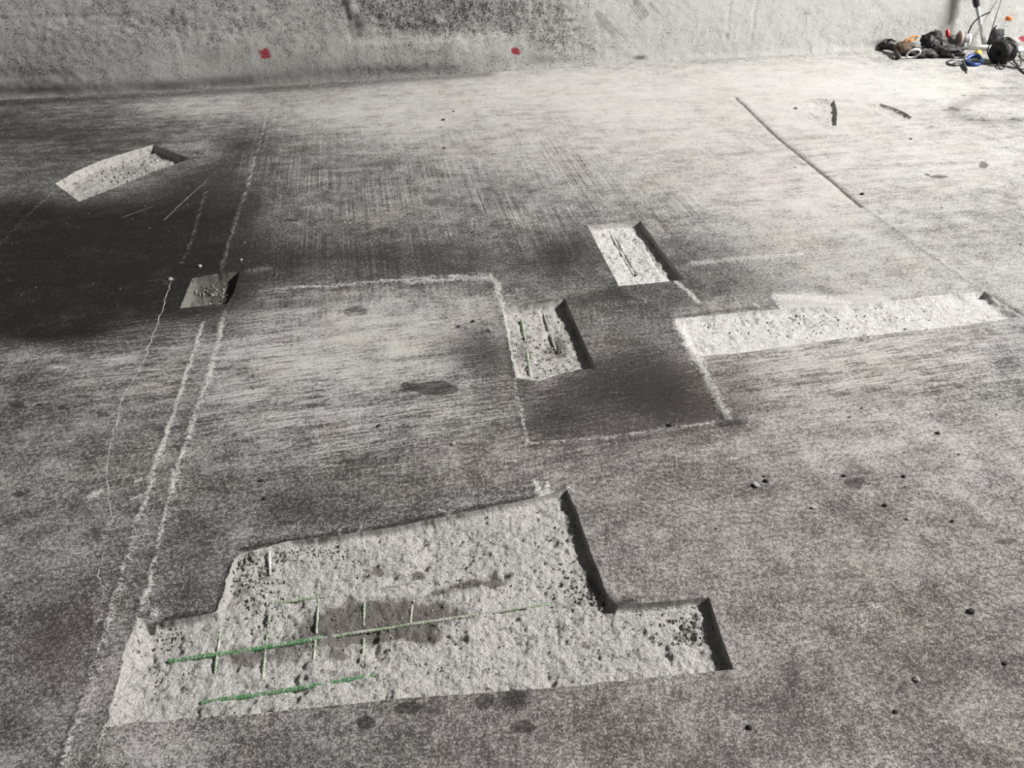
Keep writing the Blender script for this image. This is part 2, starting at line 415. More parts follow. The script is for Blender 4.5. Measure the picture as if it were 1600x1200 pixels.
GROOVES = [
 ([(1640,146),(1580,150),(1540,150),(1508,160),(1488,172),(1496,184),(1530,189),(1570,190),(1620,186)], .075, .0, .42), ([(1560,142),(1600,136),(1650,132)], .06, .0, .35), # dark joint lines
 ([(1150,152),(1175,176),(1210,210),(1250,243),(1300,283),(1345,322)], .013, .007, 1.0),
 ([(1345,322),(1400,362),(1455,402)], .006, .003, .25),
 ([(1545,458),(1570,474),(1610,498)], .010, .004, .6),
 ([(430,152),(421,182),(409,228)], .006, .003, .45), ([(443,152),(432,190),(420,232)], .006, .002, .4),
 ([(338,957),(290,962),(248,968)], .018, .003, .6), ([(360,880),(350,915),(340,950)], .014, .002, .6),
 ([(380,858),(440,846),(520,834),(600,823),(700,802),(830,777)], .009, .001, .72),
 ([(866,772),(882,764)], .012, .0, .8), ([(1200,480),(1120,487),(1070,494)], .010, .001, .5),
 ([(1365,475),(1430,468),(1500,461)], .012, .003, .5),
 ([(945,930),(962,944),(985,938)], .02, .003, .7),
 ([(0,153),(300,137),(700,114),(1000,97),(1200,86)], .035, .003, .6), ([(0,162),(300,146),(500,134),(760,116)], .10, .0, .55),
 ([(575,148),(600,149),(640,146)], .018, .0, .55), ([(700,148),(745,142)], .02, .0, .5),
 ([(160,1010),(140,1060),(100,1150)], .006, .001, .35),
 ([(822,700),(900,695),(1000,684),(1140,664)], .010, .0, .32),
]
# oily or damp dark stains: centre, reach along u, reach along v (photo pixels), strength
DAMP = [
 (90,400,180,60,.95),(150,350,170,36,.75),(40,470,150,55,.80),(230,400,90,60,.60),(290,350,60,70,.5),(300,280,50,30,.30),(60,512,60,14,.75),
 (15,335,60,30,.7),(380,330,50,90,.38),(200,470,120,40,.5),(330,455,70,50,.40),(440,410,60,30,.35),
 (640,400,160,26,.30),(570,390,130,30,.2),(745,545,60,34,.75),(682,607,36,11,1.0),(640,604,16,6,.8),(780,610,40,60,.3),(555,486,22,8,.65),(480,470,60,10,.35),(715,430,60,30,.2),
 (900,400,60,50,.42),(1100,395,80,26,.36),(1000,640,130,44,.26),(940,600,80,40,.34),(870,660,40,30,.35),(1000,465,70,22,.34),(850,400,60,40,.3),(1050,605,50,60,.3),
 (1150,440,120,20,.34),(1000,560,60,50,.26),(1150,590,40,40,.3),(1145,660,30,14,.55),
 (25,633,12,3.6,1.15),(98,638,10,3,.95),(160,648,11,3.4,.95),(62,633,6,2.5,.7),(30,773,11,4,1.05),(240,742,5,3,.5),
 (572,1131,15,13,.85),(640,1106,20,9,.9),(800,1100,26,20,.8),(760,1095,16,9,.9),(815,1135,22,12,.65),(755,1100,12,14,.5),
 (1335,755,22,9,.62),(1572,846,22,6,.55),(1536,258,9,5,.8),(1468,276,14,3.5,.85),(1447,272,5,2,.7),(1495,232,12,4,.3),(1440,300,26,6,.35),
 (455,343,12,2.5,.9),(100,520,70,18,.5),(120,590,50,8,.2),(150,835,14,14,.45),(170,760,30,10,.2),(90,1000,60,60,.42),(20,1130,50,40,.4),(60,900,60,30,.2),
 (300,610,30,60,.25),(260,650,50,30,.2),(390,640,70,10,.22),(500,545,80,8,.22),(650,760,160,20,.22),(460,780,100,40,.28),(300,850,40,60,.34),(560,800,120,14,.3),
 (1200,640,80,12,.35),(1380,620,90,10,.35),(1500,660,60,14,.25),(1240,1060,14,60,.35),(1180,1080,60,40,.2),(1300,1050,60,30,.2),(1500,1040,60,40,.2),
 (730,240,30,5,.3),(620,225,50,4,.25),(560,250,60,5,.3),(500,240,30,4,.4),(1500,600,20,7,.5),(1540,380,60,10,.32),(1400,330,40,8,.3),
 (1495,172,26,3.5,.55),(1520,150,24,3,.5),(1560,138,40,2.6,.5),(1530,186,30,2.6,.6),(1590,186,30,3,.5),(1590,172,14,3,.4),(1487,165,8,6,.45),
 (0,200,90,14,.25),(120,190,60,6,.28),(200,215,60,7,.28),(360,230,50,14,.36),(380,200,40,30,.22),(860,150,60,4,.2),(860,205,80,4,.22),(980,220,100,4,.2),
 (950,1150,60,30,.12),(420,1150,100,30,.18),(860,300,160,12,.12),(760,330,80,12,.18),
]
# dust level: base plus wide soft patches
DUST = [
 (1450,230,330,150,.34),(1550,420,180,60,.16),(1300,120,300,40,.30),(900,140,350,50,.40),(1000,230,260,60,.24),(1200,330,150,50,.12),(620,180,180,40,.24),
 (330,175,110,30,.26),(150,170,160,22,.12),(300,235,60,14,.22),(560,540,230,60,.24),(420,620,160,60,.12),(600,640,180,40,.12),
 (620,480,180,20,.14),(1300,560,260,30,.18),(1450,700,200,70,.14),(1250,640,60,26,.12),(1480,860,200,90,.08),(1150,860,200,110,.06),
 (860,590,20,14,.2),(950,640,60,24,.10),(1060,520,60,26,.12),(930,540,60,18,.08),(250,1180,80,60,.14),(130,870,50,30,.12),(40,870,60,30,.10),(100,560,120,8,.18),(190,590,70,30,.1),
 (80,1000,60,50,-.10),(150,400,250,120,-.20),(850,1150,300,60,-.04),(650,400,260,60,-.17),(1020,420,140,60,-.17),(80,205,280,45,-.32),(370,260,60,70,-.12),(1000,600,120,60,-.10),(1280,1150,200,60,-.04),(600,750,300,60,-.05),
 (60,700,120,30,.05),(1270,1000,60,60,.05),
]
AREAS = [ # outlined areas of the slab: outline, dust, damp, softness of the edge (m)
 ([(784,482),(883,466),(960,448),(1058,500),(1090,560),(1140,655),(980,676),(826,695),(800,590)], -.10, .20, .012),
 ([(250,705),(285,705),(232,900),(200,960),(168,1110),(118,1200),(100,1200),(165,985),(215,815)], .06, .0, .012),
 ([(350,488),(405,458),(520,450),(640,444),(766,432),(784,482),(798,560),(690,540),(640,560),(560,600),(420,560),(335,560)], .10, .0, .05),
 ([(0,380),(0,520),(100,526),(150,500),(110,485),(290,460),(340,420),(380,300),(350,260),(250,290),(130,320),(60,300)], -.05, .10, .10),
 ([(1100,558),(1345,527),(1600,497),(1600,560),(1300,600),(1140,640)], .03, .10, .02),
 ([(1208,460),(1260,458),(1310,463),(1375,461),(1400,474),(1300,480),(1225,484)], .45, .0, .02),
]
BROOM = [(620,320,230,110,1.1),(830,250,200,80,.8),(420,370,80,60,.9),(960,300,120,60,.9),(1050,230,150,50,.4),(420,240,60,60,.5),(700,1180,300,60,.6),(1080,340,100,60,.6)]
STREAK = [(500,560,350,110,.55),(250,560,300,90,.35),(1350,570,320,70,.75),(1000,180,500,60,.35),(200,200,250,60,.55),(1350,270,250,80,.45),(650,660,300,70,.4),(150,420,220,90,.5)]
WARM = [(1250,900,420,330,1.0),(900,1150,300,100,.6),(850,700,200,60,.5),(1000,600,160,60,.8),(90,1010,70,80,.8),(240,1100,90,80,.6),(1100,180,260,70,.5),(1250,300,90,40,.8),(1150,665,60,20,.8),(1300,580,200,60,.5)]

def ell_field(P, lst, power=2.0):
    r = np.zeros(len(P))
    for (u, v, ru, rv, s) in lst:
        if s == 0: continue
        c = at(u, v)[:2]
        A = np.column_stack([(at(u + ru, v)[:2] - at(u - ru, v)[:2]) / 2, (at(u, v - rv)[:2] - at(u, v + rv)[:2]) / 2])
        I = np.linalg.inv(A)
        R = np.abs(A).sum(1) * 2.4
        k = np.nonzero((np.abs(P[:, 0] - c[0]) < R[0]) & (np.abs(P[:, 1] - c[1]) < R[1]))[0]
        if not len(k): continue
        q = (P[k] - c) @ I.T
        d = np.hypot(q[:, 0], q[:, 1])
        r[k] += s * np.exp(-(d ** 2) * 0.9) if power == 2.0 else s * sstep(1.35, .65, d)
    return r

def floor_height(P):
    z = np.zeros(len(P)); mort = np.zeros(len(P)); dk = np.zeros(len(P))
    for (pl, hw, hh, am) in RIDGES:
        q = W(pl); k = near_box(P, q, hw * 3.2)
        if not len(k): continue
        pp = P[k]
        pw = pp + np.column_stack([fbm(pp[:, 0] * 22, pp[:, 1] * 22, 5, 3), fbm(pp[:, 0] * 22, pp[:, 1] * 22, 9, 3)]) * min(.008, hw * .6)
        d, _ = seg_dist(pw, q)
        g = np.exp(-(d / hw) ** 2 * 1.1)
        z[k] = np.maximum(z[k], hh * g * (0.75 + .5 * vnoise(pp[:, 0] * 60, pp[:, 1] * 60, 2)))
        mort[k] = np.maximum(mort[k], am * g)
    for (pl, hw, hh, am) in GROOVES:
        q = W(pl); k = near_box(P, q, hw * 3.2)
        if not len(k): continue
        d, _ = seg_dist(P[k], q); g = np.exp(-(d / hw) ** 2 * 1.1)
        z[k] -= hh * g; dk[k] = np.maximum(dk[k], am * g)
    z += .0011 * fbm(P[:, 0] * 5, P[:, 1] * 5, 3, 4)
    return z, mort, dk

# ------------------------------------------------------------------ floor
def build_floor():
    X0, X1, Y0 = -8.0, 8.6, -1.2
    pts = []
    # rows get coarser away from the work area
    y = -1.2; rows = []
    while y < 8.6:
        rows.append(y)
        d = max(0.72, y)
        y += 3.4 * (d * d + 2.56) / 1920 if y > .68 else .12
    ca, sa = math.cos(WANG), math.sin(WANG)
    for i, yy in enumerate(rows):
        d = max(.8, yy); half = .78 * d + .75 if yy > .6 else 1.6
        dx = .0058 * (math.hypot(d, 1.6) / 1.79) ** 1.0 if yy > .66 else .12
        dx = dx * 1.12
        xs = np.arange(-half, half, dx) + (i % 2) * dx * .5
        extra = []
        for sgn in (-1, 1):
            x = half; st = dx * 2
            while x < 9: extra.append(sgn * x); x += st; st *= 1.5
        xs = np.concatenate([xs, extra])
        pts.append(np.column_stack([xs + RNG.uniform(-.2, .2, len(xs)) * dx, np.full(len(xs), yy)]))
    P = np.concatenate(pts)
    # keep what lies this side of the wall
    def sd(P): return (P - WA) @ WNRM
    corner = [np.array([X0, Y0]), np.array([X1, Y0])]
    wr = WA + WDIR * ((X1 - WA[0]) / WDIR[0]); wl = WA + WDIR * ((X0 - WA[0]) / WDIR[0])
    ext = -0.02
    outer = [corner[0], corner[1], wr + WNRM * ext, wl + WNRM * ext]
    P = P[(sd(P) > ext + .012) & (P[:, 0] > X0 + .02) & (P[:, 0] < X1 - .02) & (P[:, 1] > Y0 + .02)]
    # more points along the far edge
    for k in range(5):
        s_ = np.arange(0.05, 13, .02)
        P = np.concatenate([P, WA + WDIR * (s_[:, None] - 3) + WNRM * (.002 + k * .012)])
    P = P[(P[:, 0] > X0 + .02) & (P[:, 0] < X1 - .02)]
    keep = np.ones(len(P), bool)
    for p in PITS:
        k = near_box(P, p['out'], .01)
        ins = inside(P[k], p['out']); d, _ = seg_dist(P[k], p['out'], True)
        keep[k[ins | (d < p['step'] * .45)]] = False
    P = P[keep]
    edges = []; allp = [P]; n = len(P)
    def loop(L):
        nonlocal n
        m = len(L); edges.extend([(n + i, n + (i + 1) % m) for i in range(m)]); allp.append(np.array(L)); n += m
    loop(np.array(outer))
    for p in PITS: loop(p['out'])
    V2, F = cdt(np.concatenate(allp), edges)
    cen = V2[F].mean(1); ok = np.ones(len(F), bool)
    for p in PITS:
        k = near_box(cen, p['out'], 0); ok[k[inside(cen[k], p['out'])]] = False
    ok &= sd(cen) > ext - .001
    F = F[ok]
    z, mort, dk = floor_height(V2)
    lip = np.ones(len(V2))
    for p in PITS:
        k = near_box(V2, p['out'], .03); d, _ = seg_dist(V2[k], p['out'], True); lip[k] = np.minimum(lip[k], sstep(0, .012, d))
    z *= lip
    V3 = np.column_stack([V2, z])
    # used verts only
    used = np.zeros(len(V3), bool); used[F.ravel()] = True
    idx = np.cumsum(used) - 1
    V3 = V3[used]; F = idx[F]; V2 = V2[used]; mort = mort[used]; dk = dk[used]
    o = mesh_obj('floor', V3, F, M['floor'])
    o['kind'] = 'structure'
    wp = V2 + np.column_stack([fbm(V2[:, 0] * 3, V2[:, 1] * 3, 51, 4), fbm(V2[:, 0] * 3, V2[:, 1] * 3, 77, 4)]) * .07 * np.clip(V2[:, 1:2] / 3, .2, 1.3)
    ws = V2 + np.column_stack([fbm(V2[:, 0] * 25, V2[:, 1] * 25, 51, 3), fbm(V2[:, 0] * 25, V2[:, 1] * 25, 77, 3)]) * .008
    soft = [d for d in DAMP if d[2] * d[3] > 500]; small = [d for d in DAMP if d[2] * d[3] <= 500]
    damp = ell_field(wp, soft)
    attr(o, 'spot', ell_field(ws, small, 1))
    pd = np.zeros(len(V2))
    for pts_, dd, da, soft_m in AREAS:
        q = W(pts_); k = near_box(ws, q, soft_m)
        dist_, _ = seg_dist(ws[k], q, True); sg = np.where(inside(ws[k], q), dist_, -dist_)
        f_ = sstep(-soft_m, soft_m, sg); pd[k] += dd * f_; damp[k] += da * f_
    base = .36
    dust = base + ell_field(wp, DUST) + pd
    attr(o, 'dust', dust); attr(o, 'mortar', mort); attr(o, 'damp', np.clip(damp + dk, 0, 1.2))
    attr(o, 'broom', np.clip(ell_field(wp, BROOM), 0, 1.3)); attr(o, 'streak', np.clip(.18 + ell_field(wp, STREAK), 0, 1))
    attr(o, 'warm', np.clip(ell_field(wp, WARM), 0, 1))
    print('floor tris', len(F))
    return o
floor = build_floor()

# ------------------------------------------------------------------ pits
def build_pit(i, p):
    out, eid = p['out'], p['eid']; st = p['step']
    wid = np.array(p['wid'])
    lo_, hi = out.min(0), out.max(0)
    gx, gy = np.meshgrid(np.arange(lo_[0], hi[0], st), np.arange(lo_[1], hi[1], st * .9))
    gx = gx + (np.arange(gx.shape[0])[:, None] % 2) * st * .5
    P = np.column_stack([gx.ravel(), gy.ravel()]); P = P + RNG.uniform(-.22, .22, P.shape) * st
    P = P[inside(P, out)]
    d, _ = seg_dist(P, out, True); P = P[d > st * .75]
    # a ring at the foot of steep flanks
    nx = np.roll(out, -1, 0) - np.roll(out, 1, 0); nx = np.column_stack([-nx[:, 1], nx[:, 0]]); nx /= np.maximum(np.linalg.norm(nx, axis=1), 1e-9)[:, None]
    if p['cw']: nx = -nx
    ring = out + nx * (st * .55)
    rin = inside(ring, out); dr, _ = seg_dist(ring, out, True)
    ring = ring[rin & (dr > st * .4)]
    allp = np.concatenate([P, ring, out]); n0 = len(P) + len(ring); m = len(out)
    V2, F = cdt(allp, [(n0 + k, n0 + (k + 1) % m) for k in range(m)])
    F = F[inside(V2[F].mean(1), out)]
    d, par = seg_dist(V2, out, True)
    # flank width blended between neighbouring edges
    kk = np.clip(par.astype(int), 0, m - 1); e = eid[kk]
    wd = wid[e]
    wd = wd * (1 + .35 * fbm(V2[:, 0] * 30, V2[:, 1] * 30, 71 + i, 3))
    t = np.clip(d / np.maximum(wd, st * .5), 0, 1)
    prof = np.where(wd > .012, sstep(0, 1, t) * .6 + t * .4, t ** .6)
    x, y = V2[:, 0], V2[:, 1]
    r = p['rough']
    rel = -.004 * np.clip(fbm(x * 16, y * 16, 43 + i, 4, .65) - .25, 0, 1) * 6 + fbm(x * 11, y * 11, 3 + i, 3) * r * 1.0 + fbm(x * 38, y * 38, 13 + i, 3) * r * .75 + (np.abs(fbm(x * 75, y * 75, 23 + i, 2)) - .3) * r * .8
    z = -p['depth'] * prof + rel * np.clip(d / .02, .0, 1) + rel * .35 * np.clip(d / .004, 0, 1) * (d <= .02)
    if 'extra' in p: z = p['extra'](V2, z, d)
    bnd = d < 1e-5
    z[bnd] = 0.0
    o = mesh_obj(p['name'], np.column_stack([V2, z]), F, M[p['mat']], floor)
    o['label'] = p['label']
    stn = 1.35 * ell_field(V2 + np.column_stack([fbm(V2[:, 0] * 22, V2[:, 1] * 22, 61, 3), fbm(V2[:, 0] * 22, V2[:, 1] * 22, 67, 3)]) * .016, p.get('stain', []))
    attr(o, 'stain', stn); attr(o, 'edge', np.clip(1 - d / np.maximum(wd, .008), 0, 1) * (wd < .012))
    p['V'] = V2; p['Z'] = z
    return o
def groove(pl, hw, dp, zb):
    q = np.array([at(u, v, zb)[:2] for u, v in pl])
    def f(V2, z, d):
        dd, _ = seg_dist(V2 + np.column_stack([fbm(V2[:, 0]*30, V2[:, 1]*30, 5, 2)]*2) * .004, q)
        return z - dp * np.exp(-(dd / hw) ** 2) * (.4 + vnoise(V2[:, 0] * 20, V2[:, 1] * 20, 8))
    return f
def chain(*fs):
    def f(V2, z, d):
        for g in fs: z = g(V2, z, d)
        return z
    return f
PITS[0]['stain'] = [(590,955,75,28,.95),(520,975,60,22,.75),(440,1010,60,22,.5),(640,975,40,20,.6),(370,1020,30,20,.4),(650,890,14,8,1.1),(745,905,40,7,.95),(770,890,8,12,.9),(592,885,9,9,.9),
    (690,915,22,6,.6),(797,893,7,5,.8),(875,985,5,18,.7),(915,1000,8,8,.7),(670,985,20,8,.6),(530,1015,20,8,.5),(520,1040,16,8,.5),(555,1050,14,6,.5),(640,1045,20,8,.3),(1070,985,22,10,.55),(690,945,50,18,.45),
    (405,900,12,14,.35),(460,870,20,8,.25),(920,890,24,40,.3)]
PITS[1]['stain'] = [(815,545,14,30,.5),(865,540,20,20,.4),(880,520,20,30,.3)]
PITS[4]['stain'] = [(340,445,40,26,.75)]; PITS[5]['stain'] = [(215,255,60,14,.35), (150,290,40,16,.3)]
PITS[0]['extra'] = chain(groove([(300,1032),(480,1002),(640,978),(820,948)], .006, .004, -.023), groove([(740,912),(790,900)], .010, .006, -.023),
    groove([(640,892),(665,885)], .012, .008, -.023), groove([(870,970),(878,1005)], .010, .006, -.023), groove([(1060,975),(1085,1000)], .014, .007, -.023),
    groove([(450,868),(530,880)], .02, -.006, -.023), groove([(390,890),(400,930)], .03, -.012, -.023))
PITS[1]['extra'] = chain(groove([(848,480),(856,520),(872,556)], .008, .010, -.025), groove([(812,500),(826,560)], .008, .006, -.025))
PITS[2]['extra'] = chain(groove([(955,365),(972,395),(992,428)], .007, .012, -.025), groove([(1000,366),(1018,400),(1036,430)], .006, .008, -.025))
for i, p in enumerate(PITS): p['obj'] = build_pit(i, p)

def pit_z(p, x, y):
    k = near_box(p['V'], np.array([[x, y]]), .025)
    if not len(k): return -p['depth']
    return float(np.median(p['Z'][k]))

# ------------------------------------------------------------------ rebar in the pits
def rebar_mat(name, c, dusty):
    s = NT(name)
    n = s.noise(70, 4, .7); f = s.noise(300, 2, .6)
    col = s.mix(s.ss(s.add(n, s.mul(f, .9)), dusty[0], dusty[1]), c, (0.42, 0.41, 0.37))
    s.bump(f, .001, .6)
    return s.out(col, .7, .35)
M['green'] = rebar_mat('green_epoxy', (0.045, 0.165, 0.05), (-.2, .6))
M['green_dusty'] = rebar_mat('dusty_green_epoxy', (0.12, 0.20, 0.085), (-.35, .3))
M['steel'] = rebar_mat('dusty_bar', (0.17, 0.165, 0.14), (-.4, .2))
def rebar(p, pts, rad, mat, lift=.3, ribs=True, z=None):
    """pts on the pit floor; the bar follows the chord, half sunk in the concrete; one mesh with rolled ribs"""
    zb = -p['depth'] if z is None else z
    q = [at(u, v, zb) for u, v in pts]
    a, b = q[0], q[-1]
    za = np.mean([pit_z(p, *(a + (b - a) * t)[:2]) for t in np.linspace(.05, .95, 12)])
    L = np.linalg.norm(b - a); n = max(8, int(L / (.0028 if ribs else .01))); k = 8
    ax = (b - a) / L; side = np.cross(ax, [0, 0, 1]); side /= np.linalg.norm(side)
    vs = []; fs = []
    for i in range(n + 1):
        t = i / n; cpt = a + (b - a) * t
        if len(q) > 2:
            tt = t * (len(q) - 1); j = min(len(q) - 2, int(tt)); cpt = q[j] + (q[j + 1] - q[j]) * (tt - j)
        cpt = np.array([cpt[0], cpt[1], za + rad * (lift - .75) + rad * .55 * mnoise.noise(Vector((cpt[0] * 14, cpt[1] * 14, rad * 900)))])
        for m in range(k):
            an = 2 * math.pi * m / k
            rr = rad * (1 + (.16 if (ribs and (i + (m % 2)) % 3 == 0) else 0))
            if i in (0, n): rr *= .7
            vs.append(cpt + side * math.cos(an) * rr + np.array([0, 0, 1]) * math.sin(an) * rr)
    for i in range(n):
        for m in range(k):
            fs.append((i * k + m, i * k + (m + 1) % k, (i + 1) * k + (m + 1) % k, (i + 1) * k + m))
    fs.append(tuple(range(k))[::-1]); fs.append(tuple(range(n * k, n * k + k)))
    return mesh_obj('rebar', vs, fs, M[mat], p['obj'], False)
P0 = PITS[0]
R1 = rebar(P0, [(262,1034),(400,1014),(505,996)], .0058, 'green', .75)
R1['label'] = 'thick green rebar running the length of the recess'
rebar(P0, [(505,996),(640,975),(760,957),(858,943)], .0042, 'green_dusty', .35)
rebar(P0, [(415,944),(490,934),(545,926)], .0042, 'green_dusty', .6)
rebar(P0, [(545,926),(600,918),(655,908)], .005, 'steel', .1)
rebar(P0, [(312,1098),(440,1080),(585,1055)], .0055, 'green', .35)
rebar(P0, [(421,852),(423,902)], .0034, 'stone_pale', 1.6, False)
for a in ([(345,980),(340,1020)], [(339,1022),(334,1072)], [(421,958),(415,1008)], [(415,1012),(410,1062)], [(497,935),(494,990)],
          [(493,1000),(489,1046)], [(569,940),(568,978)], [(568,995),(566,1040)], [(644,945),(641,975)]):
    rebar(P0, a, .0034 if a[0][0] > 360 else .0030, 'green_dusty' if a[0][0] < 640 else 'steel', .55)
rebar(PITS[1], [(815,500),(829,590)], .006, 'green_dusty', .2)
rebar(PITS[1], [(848,485),(868,545)], .005, 'steel', .0)
rebar(PITS[2], [(953,362),(990,428)], .006, 'stone_pale', -.1)
rebar(PITS[2], [(1000,366),(1034,428)], .006, 'stone_pale', -.3)

# ------------------------------------------------------------------ cracks: thin lime-filled seams standing a hair above the slab
def ribbon(name, pl, hw, mat, hgt=.0005, jag=.004, seed=0, parent=None, taper=True):
    q = W(pl)
    c, _ = refine(q, .010, jag, False, seed)
    n = len(c); vs = []; fs = []
    zz, _, _ = floor_height(c)
    for i in range(n):
        t = c[min(n - 1, i + 1)] - c[max(0, i - 1)]; L = np.linalg.norm(t) or 1; nr = np.array([-t[1], t[0]]) / L
        k = hw * (.45 + 1.0 * float(vnoise(c[i][0] * 60, c[i][1] * 60, seed)))
        if taper: k *= min(1, i / 4 + .15, (n - 1 - i) / 4 + .15)
        vs += [(*(c[i] + nr * k), zz[i] - .001), (*c[i], zz[i] + hgt), (*(c[i] - nr * k), zz[i] - .001)]
    for i in range(n - 1):
        a = i * 3; fs += [(a, a + 3, a + 4, a + 1), (a + 1, a + 4, a + 5, a + 2)]
    return mesh_obj(name, vs, fs, M[mat], parent or floor)
CR = [
 ([(268,440),(262,455),(248,498),(240,520),(226,560),(205,600),(192,622),(184,655),(172,690),(166,735),(170,770),(174,800),(170,825)], .0042, 'crack', .006),
 ([(166,850),(160,870),(152,900),(160,915),(174,928)], .0030, 'crack', .005),
 ([(0,806),(30,796),(60,787),(100,773),(130,764),(168,752),(205,742),(240,735)], .0026, 'crack', .005),
 ([(42,728),(75,742),(110,750)], .0018, 'crack', .005),
 ([(560,326),(590,324),(612,328),(640,322),(668,327),(700,324),(745,325)], .0046, 'crack', .007),
 ([(1080,862),(1110,857),(1135,861),(1160,868),(1200,872)], .0017, 'crack', .006),
 ([(1200,868),(1225,862),(1250,858)], .0014, 'crack', .006), ([(1092,866),(1110,850),(1128,842)], .0014, 'crack', .006),
 ([(1135,900),(1150,925),(1165,950)], .0012, 'crack', .006), ([(1110,830),(1125,850)], .0012, 'crack', .004),
 ([(1186,990),(1200,1020),(1220,1048),(1235,1080),(1242,1110),(1262,1150),(1275,1205)], .0020, 'crack_dark', .006),
 ([(1500,965),(1530,1000),(1556,1025),(1575,1060)], .0016, 'crack', .007),
 ([(1160,1010),(1175,1020),(1165,1000)], .0012, 'crack', .004),
 ([(1235,578),(1252,602),(1266,625),(1285,650)], .0030, 'crack', .006),
 ([(1152,470),(1158,485)], .004, 'crack', .002), ([(895,418),(912,432),(920,437)], .003, 'crack', .006),
 ([(255,345),(290,312),(325,280)], .0040, 'crack', .003), ([(190,340),(240,322)], .002, 'crack', .004),
 ([(1320,295),(1340,315),(1360,335)], .0016, 'crack', .003),
 ([(140,1112),(170,1105),(185,1102)], .0020, 'crack', .004), ([(30,1160),(60,1152),(100,1146)], .0020, 'crack', .004),
 ([(0,1182),(30,1168),(45,1166)], .0016, 'crack', .004),
 ([(1052,690),(1060,740)], .0014, 'crack', .004), ([(1205,190),(1240,210),(1280,225)], .004, 'crack', .004),
 ([(210,800),(196,812),(205,822),(214,812)], .0022, 'crack', .004),
]
for i, (pl, hw, m, j) in enumerate(CR):
    ribbon('crack', pl, hw, m, seed=i, jag=j)

